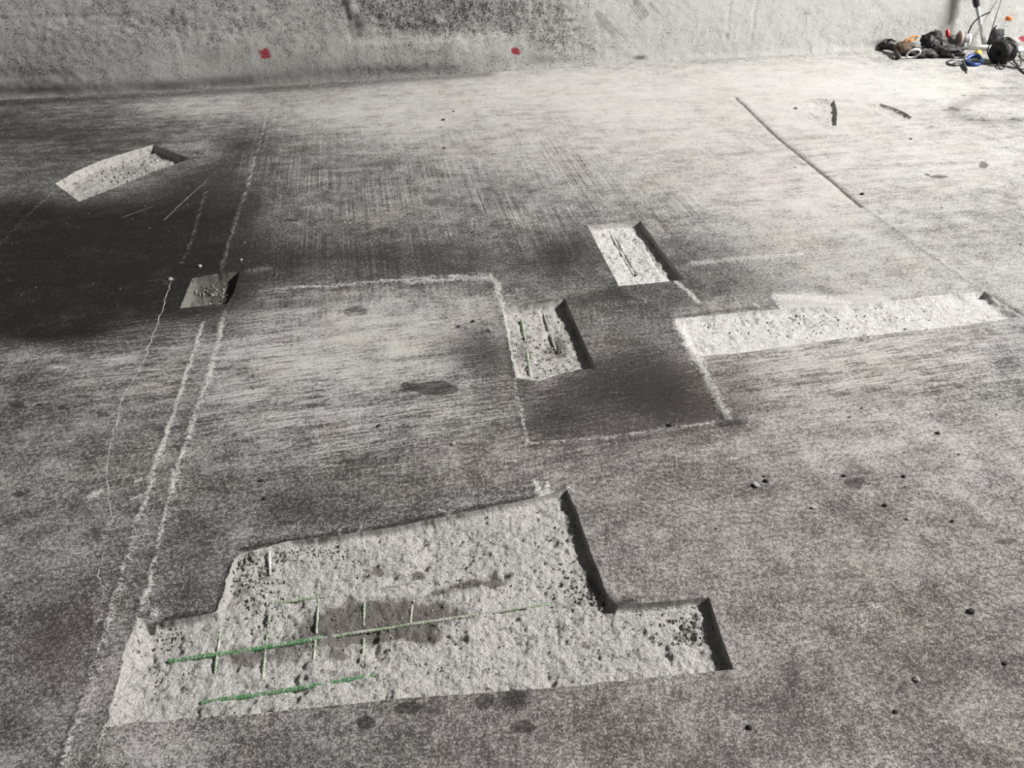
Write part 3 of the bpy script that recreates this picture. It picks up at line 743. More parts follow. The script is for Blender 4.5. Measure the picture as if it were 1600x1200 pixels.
# ------------------------------------------------------------------ far wall
def WS(pts): return np.array([wall_sh(u, v) for u, v in pts])
def wall_ell(S, lst):
    r = np.zeros(len(S))
    for (u, v, ru, rv, s) in lst:
        c = wall_sh(u, v); A = np.column_stack([(wall_sh(u + ru, v) - wall_sh(u - ru, v)) / 2, (wall_sh(u, v - rv) - wall_sh(u, v + rv)) / 2])
        q = (S - c) @ np.linalg.inv(A).T; r += s * np.exp(-(q ** 2).sum(1) * .9)
    return r
def build_wall():
    s_ = np.concatenate([np.arange(-5, -.6, .12), np.arange(-.6, 9.0, .014), np.arange(9.0, 13, .12)])
    h_ = np.concatenate([np.arange(-.03, 1.25, .013), np.arange(1.3, 3.0, .1)])
    S, H = np.meshgrid(s_, h_); S = S.ravel(); H = H.ravel(); Q = np.column_stack([S, H])
    ns, nh = len(s_), len(h_)
    rough = .12 + wall_ell(Q, [(60, 40, 120, 60, .2), (640, 10, 110, 42, 1.0), (740, 20, 110, 40, .9), (860, 25, 60, 45, .5), (900, 70, 70, 30, .45), (250, 40, 180, 40, .45), (420, 20, 120, 50, .35), (640, 110, 120, 14, .55), (60, 110, 150, 40, .4), (1100, 60, 160, 40, .18), (1450, 40, 200, 50, .12)])
    rough = np.clip(rough, 0, 1)
    dust = .58 + wall_ell(Q, [(150, 40, 200, 60, .12), (380, 30, 120, 60, .05), (900, 40, 100, 60, .25), (1150, 30, 220, 80, .5), (1450, 30, 250, 100, .75), (60, 30, 50, 30, .12), (740, 64, 60, 14, .2),
                              (460, 100, 120, 18, .0), (640, 85, 80, 15, -.08)])
    damp = wall_ell(Q, [(30, 142, 110, 10, .5), (150, 138, 120, 11, .42), (270, 134, 60, 10, .5), (360, 128, 60, 10, .45), (470, 122, 110, 16, .42), (640, 108, 130, 12, .5), (60, 112, 90, 14, .4), (200, 100, 30, 30, .2), (100, 60, 60, 20, .22), (20, 60, 30, 40, .2), (330, 90, 40, 20, .22), (300, 30, 90, 12, .2), (480, 90, 40, 14, .25), (250, 80, 200, 20, .15),
                        (538,4,6,8,.9),(543,16,4,8,.9),(546,28,4,6,.7),(556,25,8,8,.5),(561,40,9,12,.75),(562,56,8,6,.5), (270, 20, 4, 10, .6), (135, 20, 8, 10, .4), (180, 24, 60, 3, .35), (280, 43, 10, 4, .35), (670, 40, 80, 4, .45),
                        (700, 80, 12, 16, .3), (780, 25, 20, 25, .25), (1000, 90, 12, 4, .8), (1137, 57, 3, 6, .5), (1170, 50, 3, 20, .3), (900, 95, 60, 8, .25), (845, 90, 30, 10, .3), (1120, 45, 22, 40, .14),
                        (1380, 66, 30, 6, .5), (1420, 72, 80, 6, .5), (1480, 68, 60, 6, .3), (880, 40, 10, 6, .4)])
    scrape = wall_ell(Q, [(915, 50, 16, 16, .22), (950, 35, 30, 20, .15)])
    strokes = [((930 + 3.6 * k, 26 - 2.0 * k), (958 + 3.3 * k, 66 - 3.2 * k), .8) for k in range(5)] + [((904 + 5 * k, 40 - 2 * k), (925 + 5 * k, 62 - k), .42) for k in range(4)]
    strokes += [((972 + 5 * k, -8), (1000 + 4.2 * k, 24 + 2.5 * (3 - k)), .95) for k in range(4)] + [((1012 + 6.5 * k, 2), (1030 + 7.5 * k, 26 - 2 * k), .6) for k in range(6)] + [((1064, -4), (1082, 16), .7), ((872, 40), (915, 30), .55)]
    for a0, a1, am in strokes:
        a0 = (a0[0] + random.uniform(-3, 3), a0[1] + random.uniform(-7, 5)); a1 = (a1[0] + random.uniform(-2, 2), a1[1] + random.uniform(-9, 4)); am *= random.uniform(.55, 1.0)
        dd, _ = seg_dist(Q, WS([a0, a1])); scrape = np.maximum(scrape, am * np.exp(-(dd / .011) ** 2))
    red = wall_ell(Q, [(414, 83, 11, 9, 1.1), (806, 80, 8, 7, 1.1), (1599, 62, 9, 7, 1.1)])
    y = fbm(S * 7, H * 7, 5, 4, .5) * .004 + fbm(S * 34, H * 34, 7, 3, .6) * .007 * (.12 + rough * 1.5)
    # the form boards left steps: a lower course stands proud right of the joint
    jt = wall_sh(545, 20)[0]; low = wall_sh(640, 66)[1]
    y -= .007 * sstep(jt, jt + .14, S) * sstep(low + .03, low - .01, H + fbm(S * 4, H * 4, 9, 3) * .03) * sstep(wall_sh(830, 40)[0], wall_sh(700, 40)[0], S)
    y += .007 * sstep(jt - .01, jt + .10, S) * sstep(low - .01, low + .05, H) * sstep(wall_sh(860, 40)[0], wall_sh(790, 40)[0], S)
    for (u0, hw, dp) in ((545, .012, .004), (1140, .006, .005), (270, .006, .004), (1180, .008, .006)):
        sx = wall_sh(u0, 20)[0]; y += dp * np.exp(-((S + fbm(H * 6, S * 0, 3, 3) * .02 - sx) / hw) ** 2) * sstep(.05, .25, H)
    h2 = wall_sh(200, 22)[1]
    y += .006 * np.exp(-((H - h2 + fbm(S * 3, S * 0, 4, 3) * .02) / .008) ** 2) * (S < jt) * vnoise(S * 4, S * 0, 3)
    y -= sstep(.05, -.01, H) * (.006 + .012 * np.clip(fbm(S * 12, H * 20, 8, 3), 0, 1))
    vs = np.column_stack([S, y, H]); fs = []
    for j in range(nh - 1):
        b = j * ns; i = np.arange(ns - 1)
        fs.append(np.column_stack([b + i, b + i + 1, b + ns + i + 1, b + ns + i]))
    fs = np.concatenate(fs)
    o = mesh_obj('wall_back', vs, fs, M['wall'])
    o.location = (WA[0], WA[1], 0); o.rotation_euler = (0, 0, WANG); o['kind'] = 'structure'
    for n_, a in (('dust', dust), ('rough', rough), ('damp', damp), ('scrape', scrape), ('red', red)): attr(o, n_, a)
    return o
wall = build_wall()

# ------------------------------------------------------------------ generic builders for the tools
def tag(o, label, cat, group=None):
    o['label'] = label; o['category'] = cat
    if group: o['group'] = group
    return o
def root(name, loc, label, cat, group=None):
    o = bpy.data.objects.new(name, None); COL.objects.link(o); o.location = V(loc); o.empty_display_size = .05
    return tag(o, label, cat, group)
class MB:
    def __init__(s): s.v = []; s.f = []
    def tube(s, pts, r, k=8, ry=None, cap=True, up=(0, 0, 1)):
        """swept tube through pts; r is one radius or one per point; ry = second half-width for flat straps"""
        pts = [np.array(p, float) for p in pts]; n = len(pts); b0 = len(s.v); up = np.array(up, float)
        for i, p in enumerate(pts):
            t = pts[min(n - 1, i + 1)] - pts[max(0, i - 1)]; t = t / (np.linalg.norm(t) + 1e-12)
            sd = np.cross(t, up)
            if np.linalg.norm(sd) < .1: sd = np.cross(t, (0, 1, 0))
            sd /= np.linalg.norm(sd); nu = np.cross(sd, t)
            ri = r[i] if isinstance(r, (list, tuple, np.ndarray)) else r
            rj = ri if ry is None else (ry[i] if isinstance(ry, (list, tuple)) else ry)
            for m in range(k):
                a = 2 * math.pi * (m + .5) / k; s.v.append(tuple(p + sd * math.cos(a) * ri + nu * math.sin(a) * rj))
        for i in range(n - 1):
            for m in range(k):
                s.f.append((b0 + i * k + m, b0 + i * k + (m + 1) % k, b0 + (i + 1) * k + (m + 1) % k, b0 + (i + 1) * k + m))
        if cap:
            s.f.append(tuple(b0 + m for m in range(k))[::-1]); s.f.append(tuple(b0 + (n - 1) * k + m for m in range(k)))
        return s
    def lathe(s, prof, o=(0, 0, 0), ax=(0, 0, 1), k=24):
        ax = np.array(ax, float); ax /= np.linalg.norm(ax); o = np.array(o, float)
        pts = [o + ax * h for r, h in prof]
        a = np.cross(ax, (0, 1, 0) if abs(ax[1]) < .9 else (1, 0, 0)); a /= np.linalg.norm(a); c = np.cross(ax, a); b0 = len(s.v)
        for (r, h), p in zip(prof, pts):
            for m in range(k):
                t = 2 * math.pi * m / k; s.v.append(tuple(p + (a * math.cos(t) + c * math.sin(t)) * max(r, 1e-4)))
        for i in range(len(prof) - 1):
            for m in range(k): s.f.append((b0 + i * k + m, b0 + i * k + (m + 1) % k, b0 + (i + 1) * k + (m + 1) % k, b0 + (i + 1) * k + m))
        s.f.append(tuple(b0 + m for m in range(k))[::-1]); s.f.append(tuple(b0 + (len(prof) - 1) * k + m for m in range(k)))
        return s
    def lump(s, c, rad, ax=0.0, sub=3, amp=.15, freq=14, seed=0, sq=1.0, flat=True):
        """crumpled rounded body; sq<1 squares it off; flattened where it meets the floor"""
        bm = bmesh.new(); bmesh.ops.create_icosphere(bm, subdivisions=sub, radius=1.0); b0 = len(s.v); ca, sa = math.cos(ax), math.sin(ax)
        for v in bm.verts:
            p = v.co; q = Vector([math.copysign(abs(x) ** sq, x) for x in p])
            d = 1 + amp * (mnoise.noise(p * 1.6 + Vector((seed, 3, 1))) * 1.3 + abs(mnoise.noise(p * 3.7 + Vector((seed, 7, 5)))) * -1.2 + mnoise.noise(p * freq * .5 + Vector((seed, 1, 9))) * .35)
            x, y, z = q.x * rad[0] * d, q.y * rad[1] * d, q.z * rad[2] * d
            X, Y, Z = c[0] + x * ca - y * sa, c[1] + x * sa + y * ca, c[2] + z
            if flat: Z = max(Z, .002)
            s.v.append((X, Y, Z))
        for f in bm.faces: s.f.append(tuple(b0 + v.index for v in f.verts))
        bm.free(); return s
    def box(s, c, size, rot=(0, 0, 0), bev=.2):
        bm = bmesh.new(); bmesh.ops.create_cube(bm, size=1.0)
        for v in bm.verts: v.co = Vector((v.co.x * size[0], v.co.y * size[1], v.co.z * size[2]))
        bmesh.ops.bevel(bm, geom=list(bm.edges), offset=min(size) * bev, segments=2, affect='EDGES')
        from mathutils import Euler
        R = Euler(rot).to_matrix(); b0 = len(s.v); bm.verts.index_update()
        for v in bm.verts: s.v.append(tuple(R @ v.co + V(c)))
        for f in bm.faces: s.f.append(tuple(b0 + v.index for v in f.verts))
        bm.free(); return s
    def build(s, name, mat, parent=None, smooth=True):
        if parent is not None:
            L = Vector(parent.matrix_basis.translation)
            pp = parent.parent
            while pp is not None: L = L + Vector(pp.matrix_basis.translation); pp = pp.parent
            vs = [tuple(Vector(v) - L) for v in s.v]
            o = mesh_obj(name, vs, s.f, mat, parent, smooth)
        else:
            a = np.array(s.v); c = np.array([a[:, 0].mean(), a[:, 1].mean(), a[:, 2].min()])
            o = mesh_obj(name, a - c, s.f, mat, None, smooth); o.location = V(c)
        bm = bmesh.new(); bm.from_mesh(o.data); bmesh.ops.recalc_face_normals(bm, faces=bm.faces); bm.to_mesh(o.data); bm.free()
        return o
def spline(pts, n=10):
    pts = [np.array(p, float) for p in pts]; out = []
    for i in range(len(pts) - 1):
        p0, p1, p2, p3 = pts[max(0, i - 1)], pts[i], pts[i + 1], pts[min(len(pts) - 1, i + 2)]
        for q in range(n):
            t = q / n; out.append(.5 * ((2 * p1) + (-p0 + p2) * t + (2 * p0 - 5 * p1 + 4 * p2 - p3) * t * t + (-p0 + 3 * p1 - 3 * p2 + p3) * t ** 3))
    out.append(pts[-1]); return out

M['black'] = plain('black_leather', (0.018, 0.017, 0.016), .55, 0, .5, 40, .004, .4, .25)
M['black2'] = plain('black_nylon', (0.028, 0.027, 0.026), .75, 0, .5, 60, .004, .3, .35)
M['rubber'] = plain('black_rubber', (0.022, 0.022, 0.022), .6, 0, .3, 50, .001)
M['tan'] = plain('brown_leather', (0.085, 0.055, 0.03), .7, 0, .5, 50, .003)
M['orange'] = plain('orange_paint', (0.80, 0.28, 0.03), .4)
M['cap_orange'] = plain('orange_cap', (0.78, 0.20, 0.06), .4)
M['white'] = plain('white_plastic', (0.78, 0.78, 0.76), .45, 0, .08, 20)
M['grey'] = plain('grey_tool_housing', (0.15, 0.145, 0.14), .5, .1, .3, 30, .002, .4, .4)
M['tanlight'] = plain('dusty_tan_housing', (0.36, 0.29, 0.24), .6)
M['red'] = plain('red_switch', (0.62, 0.045, 0.04), .45)
M['chrome'] = plain('worn_metal', (0.62, 0.61, 0.60), .35, .7, .15)
M['iron'] = plain('dark_iron', (0.06, 0.058, 0.055), .45, .6, .4, 80)
M['blue'] = plain('blue_grip', (0.022, 0.065, 0.24), .4, 0, .2)
M['ltblue'] = plain('light_blue_grip', (0.16, 0.33, 0.62), .4, 0, .2)
M['yellow'] = plain('yellow_plastic', (0.62, 0.42, 0.03), .45, 0, .2)
M['cable'] = plain('dusty_black_cable', (0.028, 0.028, 0.027), .55, 0, .4, 60, 0, .5, .12)
def clear_mat():
    s = NT('clear_plastic'); s.b.inputs['Transmission Weight'].default_value = .96; s.b.inputs['IOR'].default_value = 1.12
    return s.out((0.93, 0.96, 0.95), .06, .5)
M['clear'] = clear_mat()

def gp(u, v, h=0.0):
    p = at(u, v); p[2] = h; return p
# ---- tool belt: buckled strap, pouch, hanging rubber handle
t = root('tool_belt', gp(1388, 80), 'black leather tool belt lying along the wall foot, leftmost of the tools', 'tool belt')
MB().tube(spline([gp(1372,76,.02), gp(1380,79,.035), gp(1392,82,.04), gp(1404,86,.03), gp(1420,88,.03)], 6), .016, 8, .028).build('strap', M['black'], t)
MB().lump(gp(1381, 77.5, .045), (.055, .035, .04), .3, 3, .35, 10, 2).build('pouch', M['black'], t)
MB().tube([gp(1378,77,.07), gp(1388,79,.085), gp(1395,80,.075)], [.014, .012, .006], 6, .008).build('flap', M['black'], t)
MB().tube(spline([gp(1396,84,.035), gp(1399,89,.03), gp(1403,94.5,.02)], 5), [.008]*3+[.016]*3+[.02]*3+[.021, .012], 10).build('handle', M['rubber'], t)
# ---- brown pouch
t = root('tool_pouch', gp(1413, 86), 'brown leather tool pouch under the orange carabiner', 'pouch')
MB().lump(gp(1412, 85.5, .045), (.092, .045, .046), .08, 3, .22, 9, 5, .75).build('body', M['tan'], t)
MB().tube([gp(1397,84,.075), gp(1410,84.5,.09), gp(1424,85,.08)], .016, 8, .006).build('rim', M['black'], t)
MB().lump(gp(1428, 87.0, .035), (.065, .045, .035), .05, 3, .3, 9, 8).build('side_pocket', M['black'], t)
# ---- carabiner
def ringpath(c, a, b, na, nb, n=28, stad=False):
    return [np.array(c) + np.array(a) * na * math.cos(2 * math.pi * i / n) + np.array(b) * nb * math.sin(2 * math.pi * i / n) for i in range(n + 1)]
cc = gp(1416, 84.6, .115)
t = root('carabiner', cc - np.array([0, 0, .03]), 'orange carabiner clipped on the brown pouch', 'carabiner')
a_ = np.array([.97, .15, .16]); b_ = np.array([-.1, -.35, .92])
pth = [cc + a_ * x + b_ * y for x, y in [(-.045,-.012),(-.03,-.022),(0,-.016),(.025,-.014),(.045,-.008),(.05,.008),(.042,.02),(.02,.02),(-.01,.012),(-.035,.008),(-.047,0),(-.045,-.012)]]
MB().tube(spline(pth, 4), .0062, 8, cap=False).build('hook', M['orange'], t)
MB().tube([cc + a_ * -.02 + b_ * -.019, cc + a_ * .03 + b_ * -.012], .008, 8).build('gate', M['orange'], t)
# ---- white loop
cc = gp(1425, 92.5, .042)
o = MB().tube(ringpath(cc, (1, .1, 0), (0.0, -.55, .83), .052, .046, 30), .0062, 6, .009, cap=False).build('strap_loop', M['white'])
tag(o, 'thin white plastic strap loop standing in front of the brown pouch', 'loop')
# ---- work bag, crumpled
t = root('work_bag', gp(1462, 89), 'crumpled black work bag in the middle of the tool pile', 'bag')
MB().lump(gp(1452, 84, .07), (.085, .075, .10), .4, 4, .38, 10, 11, .9).build('body', M['black2'], t)
MB().lump(gp(1478, 89.5, .045), (.125, .05, .045), -.22, 4, .34, 10, 21, .9).build('sleeve', M['black'], t)
MB().lump(gp(1446, 89.5, .03), (.11, .05, .034), .08, 4, .34, 10, 31, .9).build('flap', M['black2'], t)
for k, pl in enumerate(([gp(1444,83,.10), gp(1452,82,.165), gp(1462,84,.15), gp(1470,88,.06)], [gp(1437,84,.06), gp(1445,82,.11), gp(1452,84,.14)], [gp(1462,84,.14), gp(1475,87,.09), gp(1490,91,.04)])):
    MB().tube(spline(pl, 6), .012, 8, .004).build('strap', M['black'], t)
MB().lump(gp(1441, 86, .055), (.022, .012, .02), 0, 2, .1, 6, 3, flat=False).build('buckle', M['grey'], t)
# ---- screwdriver
p0, p1 = gp(1460, 83, .15), gp(1449, 82, .175)
t = root('screwdriver', (p0 + p1) / 2 - np.array([0, 0, .02]), 'small dark screwdriver sticking out on top of the work bag', 'screwdriver')
MB().tube([p0, p0 * .6 + p1 * .4], [.011, .008], 8).build('handle', M['rubber'], t)
MB().tube([p0 * .6 + p1 * .4, p1], [.005, .003], 6).build('blade', M['iron'], t)
# ---- angle grinder
c0, c1 = gp(1474, 82, .10), gp(1503, 83, .10)
t = root('angle_grinder', gp(1490, 84), 'grey angle grinder with red switch and pale round end, against the wall', 'power tool')
ax = (c1 - c0) / np.linalg.norm(c1 - c0); L = np.linalg.norm(c1 - c0)
MB().lathe([(.018, 0), (.034, .01), (.038, .04), (.042, .07), (.052, .09), (.056, L - .02), (.050, L)], c0, ax, 20).build('body', M['grey'], t)
MB().lathe([(.030, L), (.046, L + .002), (.048, L + .012), (.040, L + .024), (.014, L + .028)], c0, ax, 20).build('gear_head', M['white'], t)
MB().lathe([(.045, 0), (.0575, .004), (.0575, .03), (.045, .034)], c0 + ax * (L * .5) + np.array([0, 0, .008]), ax, 20).build('collar', M['tanlight'], t)
MB().box(c0 + ax * .0 + np.array([-.015, 0, .045]), (.028, .03, .062), (0, -.35, 0), .25).build('switch', M['red'], t)
MB().tube(spline([c0 + ax * .14 + np.array([0, .0, .05]), c0 + ax * .155 + np.array([0, .005, .12]), c0 + ax * .20 + np.array([0, .02, .17]), c0 + ax * .26 + np.array([0.01, .03, .205])], 6), .0058, 7).build('power_cord', M['rubber'], t)
MB().box(gp(1500, 88, .055), (.03, .03, .10), (0, .15, .2)).build('guard', M['grey'], t)
# ---- scraper leaning on the wall
B = gp(1538.5, 75, .0); T = on_wall(1513, -62, .03); d = T - B
t = root('long_handled_scraper', B, 'long-handled scraper with white shaft and dark grip leaning on the wall', 'scraper')
g = .49
MB().tube([B + d * .0 + np.array([0, 0, .01]), B + d * g], [.017, .0145], 12).build('shaft', M['chrome'], t)
MB().tube([B + d * g, B + d * (g + .03), B + d * .72, B + d], [.022, .0245, .023, .024], 12).build('grip', M['rubber'], t)
MB().tube([B + d * .29, B + d * .30], [.019, .019], 12).build('collar', M['white'], t)
# ---- dark pouch standing behind the bottle
t = root('black_holster', gp(1549, 75), 'black holster standing at the wall behind the coil and left of the bottle', 'holster')
MB().tube([gp(1551,75,.006), gp(1551,75,.05), gp(1550.5,75,.105), gp(1550,75,.14)], [.062, .062, .055, .046], 12, .03, up=(0, 1, 0)).build('body', M['black2'], t)
MB().tube([gp(1541,75,.10), gp(1543,75,.155), gp(1545,75,.175)], [.012, .009, .005], 8).build('clip', M['black'], t)
# ---- thin rod
B = gp(1543, 74, .10); T = on_wall(1567, -8, .01)
B = gp(1541, 73.2, .0)
o = MB().tube([B, T], .0036, 6).build('thin_rod', M['iron']); tag(o, 'thin dark rod slanting up the wall left of the bottle', 'rod')
# ---- bottle
B = gp(1560, 74.0); S_ = 1.0
t = root('drink_bottle', B, 'clear plastic drink bottle with an orange cap, beside the wall', 'bottle')
MB().lathe([(.036,0),(.043,.006),(.043,.05),(.040,.058),(.043,.066),(.043,.105),(.0395,.112),(.043,.12),(.043,.145),(.038,.172),(.026,.195),(.020,.205),(.020,.214)], B, k=24).build('body', M['clear'], t)
MB().lathe([(.022,.208),(.0255,.210),(.0255,.232),(.022,.238)], B, k=20).build('cap', M['cap_orange'], t)
MB().lathe([(.0392,.004),(.0392,.02)], B, k=20).build('water', M['clear'], t)
# ---- white board behind the coil
P0_, P1_ = gp(1509, 76.5, .018), gp(1597, 81, .02)
d = (P1_ - P0_); ln = np.linalg.norm(d)
o = MB().box((P0_ + P1_) / 2, (ln, .055, .034), (0, 0, math.atan2(d[1], d[0])), .2).build('plastic_trunking', M['white'])
tag(o, 'white plastic trunking lying behind the cable coil', 'trunking')
# ---- cable coil
c = gp(1563, 97.5, .085); axd = np.array([.86, .50, .10]); axd /= np.linalg.norm(axd)
e1 = np.cross(axd, (0, 0, 1)); e1 /= np.linalg.norm(e1); e2 = np.cross(e1, axd)
t = root('cable_coil', gp(1563, 98), 'black electric cable wound into a thick coil with trailing loops', 'cable')
c = gp(1561, 98.5, .088)
for layer, R in enumerate((.030, .042, .054, .066, .078)):
    turns = 11; pts = []
    for i in range(turns * 20):
        a = i / 20 * 2 * math.pi; x = (i / (turns * 20) - .5) * .125
        r = R + .004 * mnoise.noise(Vector((a * .9, layer * 3.1, 2)))
        pts.append(c + axd * (x + .003 * math.sin(a * 1.3 + layer)) + (e1 * math.cos(a) + e2 * math.sin(a)) * r)
    MB().tube(pts, .0058, 5).build('winding', M['cable'], t)
for k, (ph, tilt) in enumerate(((.3, .5), (1.1, -.4), (2.4, .25))):
    pts = []
    for i in range(33):
        a = 2 * math.pi * i / 32; r = .087 + .006 * math.sin(3 * a + ph)
        q = c + axd * (.03 * k - .02 + tilt * .10 * math.cos(a + ph)) + (e1 * math.cos(a) + e2 * math.sin(a)) * r
        q[2] = max(q[2], .006); pts.append(q)
    MB().tube(pts, .0052, 6, cap=False).build('wrap', M['cable'], t)
for pl in ([gp(1576,93,.05), gp(1583,98,.02), gp(1590,106,.006), gp(1604,118,.006), gp(1625,128,.006)],
           [gp(1577,88,.06), gp(1588,92,.05), gp(1594,100,.02), gp(1592,106,.008), gp(1584,100,.012), gp(1577,92,.03)],
           [gp(1545,104,.01), gp(1562,103.5,.006), gp(1578,106,.006), gp(1592,110,.012), gp(1610,110,.006)],
           [gp(1560,98,.03), gp(1559,106,.012), gp(1564,109,.006), gp(1570,106,.008), gp(1573,98,.03)],
           [gp(1588,93,.03), gp(1600,96,.008), gp(1622,97,.006)]):
    MB().tube(spline(pl, 8), .0054, 6).build('loose_loop', M['cable'], t)
# ---- snips with blue grips
t = root('tin_snips', gp(1512, 100), 'tin snips with blue grips and dark jaws in front of the coil', 'snips')
for pl, rr in (([gp(1508,97,.02), gp(1514,95.5,.035), gp(1524,95.5,.04), gp(1532,98.5,.02)], [.010, .018, .019, .016, .012]), ([gp(1508,99,.015), gp(1514,102.5,.015), gp(1522,104,.015), gp(1530,103,.013)], [.010, .015, .014, .012, .010])):
    s_ = spline(pl, 6); r_ = np.interp(np.linspace(0, 4, len(s_)), range(5), rr)
    MB().tube(s_, list(r_), 8, cap=True).build('grip', M['blue'], t)
MB().tube([gp(1530,99,.022), gp(1536,100.5,.02)], [.013, .009], 8).build('grip_end', M['ltblue'], t)
for pl in ([gp(1508,97,.02), gp(1500,95,.025), gp(1490,95.5,.02), gp(1478,98.5,.008)], [gp(1508,99,.015), gp(1499,99,.015), gp(1490,101,.012), gp(1484,103,.006)]):
    s_ = spline(pl, 5); MB().tube(s_, list(np.linspace(.012, .004, len(s_))), 6, .006).build('jaw', M['iron'], t)
MB().lathe([(.009, 0), (.009, .02), (.006, .024)], gp(1507, 98, .012), k=10).build('pivot_bolt', M['chrome'], t)
# ---- pliers
t = root('pliers', gp(1492, 101), 'dark pliers lying open left of the blue-gripped snips', 'pliers')
MB().tube(spline([gp(1506,101.5,.012), gp(1497,103.2,.010), gp(1488,103.6,.008), gp(1479,100,.006)], 5), .0065, 6).build('handle', M['iron'], t)
MB().tube(spline([gp(1506,101.5,.012), gp(1498,101,.012), gp(1489,100.5,.010)], 5), .005, 6).build('handle', M['chrome'], t)
# ---- utility knife
t = root('utility_knife', gp(1507, 106), 'dark utility knife pointing towards the camera below the blue grips', 'knife')
MB().tube([gp(1503.5,99,.014), gp(1506,105,.012), gp(1509,111,.010)], [.010, .014, .012], 8, [.008, .009, .008]).build('handle', M['rubber'], t)
MB().tube([gp(1509,111,.008), gp(1510.5,115.5,.004)], [.008, .003], 4, .002).build('blade', M['iron'], t)
# ---- tape measure
t = root('tape_measure', gp(1525, 90), 'small yellow tape measure left of the cable coil', 'tape measure')
MB().box(gp(1525, 90.5, .032), (.062, .04, .055), (.1, .15, .3), .3).build('case', M['yellow'], t)
MB().box(gp(1519, 92, .016), (.05, .02, .012), (0, 0, .3), .3).build('tape_end', M['iron'], t)

# ------------------------------------------------------------------ crumbs and pebbles lying on the slab
def stone_mesh(seed, sub=1):
    bm = bmesh.new(); bmesh.ops.create_icosphere(bm, subdivisions=sub, radius=1.0)
    for v in bm.verts:
        n = mnoise.noise(v.co * 1.3 + Vector((seed * 3.3, 1, 2))); v.co *= 1 + .55 * n; v.co.z *= .62
        v.co.x *= 1.15
    me = bpy.data.meshes.new('pebble'); bm.to_mesh(me); bm.free(); return me
STONES = {}
for mk in ('stone', 'stone_pale', 'stone_dark'):
    STONES[mk] = []
    for k in range(5):
        me = stone_mesh(k + len(mk), 2 if k < 2 else 1); me.materials.append(M[mk]); STONES[mk].append(me)
def blocked(x, y, r=.015):
    q = np.array([[x, y]])
    for p in PITS:
        lo_, hi = p['out'].min(0) - r, p['out'].max(0) + r
        if lo_[0] < x < hi[0] and lo_[1] < y < hi[1]:
            if inside(q, p['out'])[0] or seg_dist(q, p['out'], True)[0][0] < r: return True
    return False
def pebble(u, v, rpx, mk, k=0, label=None, group=None, xy=None):
    p = at(u, v) if xy is None else np.array([*xy, 0]); dist = math.sqrt(p[0] ** 2 + p[1] ** 2 + CAM_H ** 2)
    r = rpx * dist / FPX
    o = bpy.data.objects.new('pebble', STONES[mk][k % 5]); COL.objects.link(o)
    z, _, _ = floor_height(p[None, :2])
    o.location = (p[0], p[1], float(z[0]) + r * .45); o.scale = (r, r, r); o.rotation_euler = (0, 0, random.uniform(0, 6.28))
    tag(o, label, 'pebble', group); return o
for (u, v, r, mk, lb) in [
  (1182,759,4.6,'stone_pale','largest pale pebble of the small cluster right of centre'), (1197,752,3.2,'stone_dark','dark pebble just right of the largest pale pebble'), (1195,744,2.4,'stone','smallest pebble at the back of the cluster right of centre'),
  (1271,794,3.2,'stone_pale','pale pebble alone in front of the oval stain on the right'), (1382,790,3.0,'stone_dark','dark pebble right of the oval stain'), (1412,745,2.6,'stone_dark','small black pebble far right of the oval stain'),
  (1319,744,2.6,'stone_dark','dark pebble touching the oval stain'), (1517,956,4.2,'stone_dark','dark pebble by the long crack at the lower right'), (1570,1037,2.8,'stone_dark','small dark pebble near the lower right edge of the slab'),
  (1432,1062,4.0,'stone_pale','pale pebble standing alone at the lower right'), (1171,1137,3.4,'stone_dark','dark pebble right below the big recess corner'), (1399,1113,2.6,'stone_dark','small dark pebble below the pale one at the lower right'),
  (1418,811,2.6,'stone_pale','small pale pebble between two dark ones on the right'), (1488,815,2.4,'stone_dark','tiny dark pebble toward the right edge, level with the oval stain'),
  (1465,677,2.6,'stone_dark','dark pebble in front of the right recess'), (716,511,2.8,'stone_dark','dark pebble left of the patched area, front of three'), (739,503,2.6,'stone_dark','dark pebble left of the patched area, rear of three'),
  (765,516,3.4,'stone_pale','pale pebble close to the corner of the patched area'), (709,694,3.0,'stone_pale','pale pebble left of the lower patch corner'), (693,188,2.4,'stone_dark','dark pebble on the pale far floor'),
  (710,174,2.2,'stone_pale','pale pebble on the far floor near a dark one'), (694,232,2.2,'stone_dark','lone dark pebble on the far floor middle'), (592,666,2.8,'stone_dark','dark pebble on the floor left of the patched area'),
  (414,779,3.2,'stone_dark','dark pebble above the ragged corner of the big recess'), (409,751,3.0,'stone_dark','dark pebble higher above the ragged recess corner'), (1347,304,2.4,'stone_dark','black crumb on the right floor joint'),
  (1243,170,2.2,'stone','small crumb left of the pale far recess'), (1047,665,3.6,'stone_dark','dark pebble on the lower edge of the patch'), (377,407,2.6,'stone_pale','pale crumb above the small square recess'), (313,417,3.2,'stone_pale','pale flat crumb above the small recess, left'), (267,437,3.0,'stone_pale','pale crumb left of the small square recess')]:
    if not blocked(*at(u, v)[:2], .006): pebble(u, v, r, mk, random.randrange(5), lb)
n = 0
while n < 130:
    u, v = random.uniform(0, 1600), random.choice([random.uniform(100, 1180), random.uniform(600, 840)])
    x, y = at(u, v)[:2]
    if (np.array([x, y]) - WA) @ WNRM < .06 or blocked(x, y) or (u > 1350 and v < 130): continue
    mk = random.choice(['stone_dark', 'stone_dark', 'stone', 'stone_pale'])
    pebble(u, v, random.choice([.8, .9, 1.1, 1.4]), mk, random.randrange(5), 'tiny concrete crumb lying loose on the slab', 'tiny loose crumbs on the slab'); n += 1

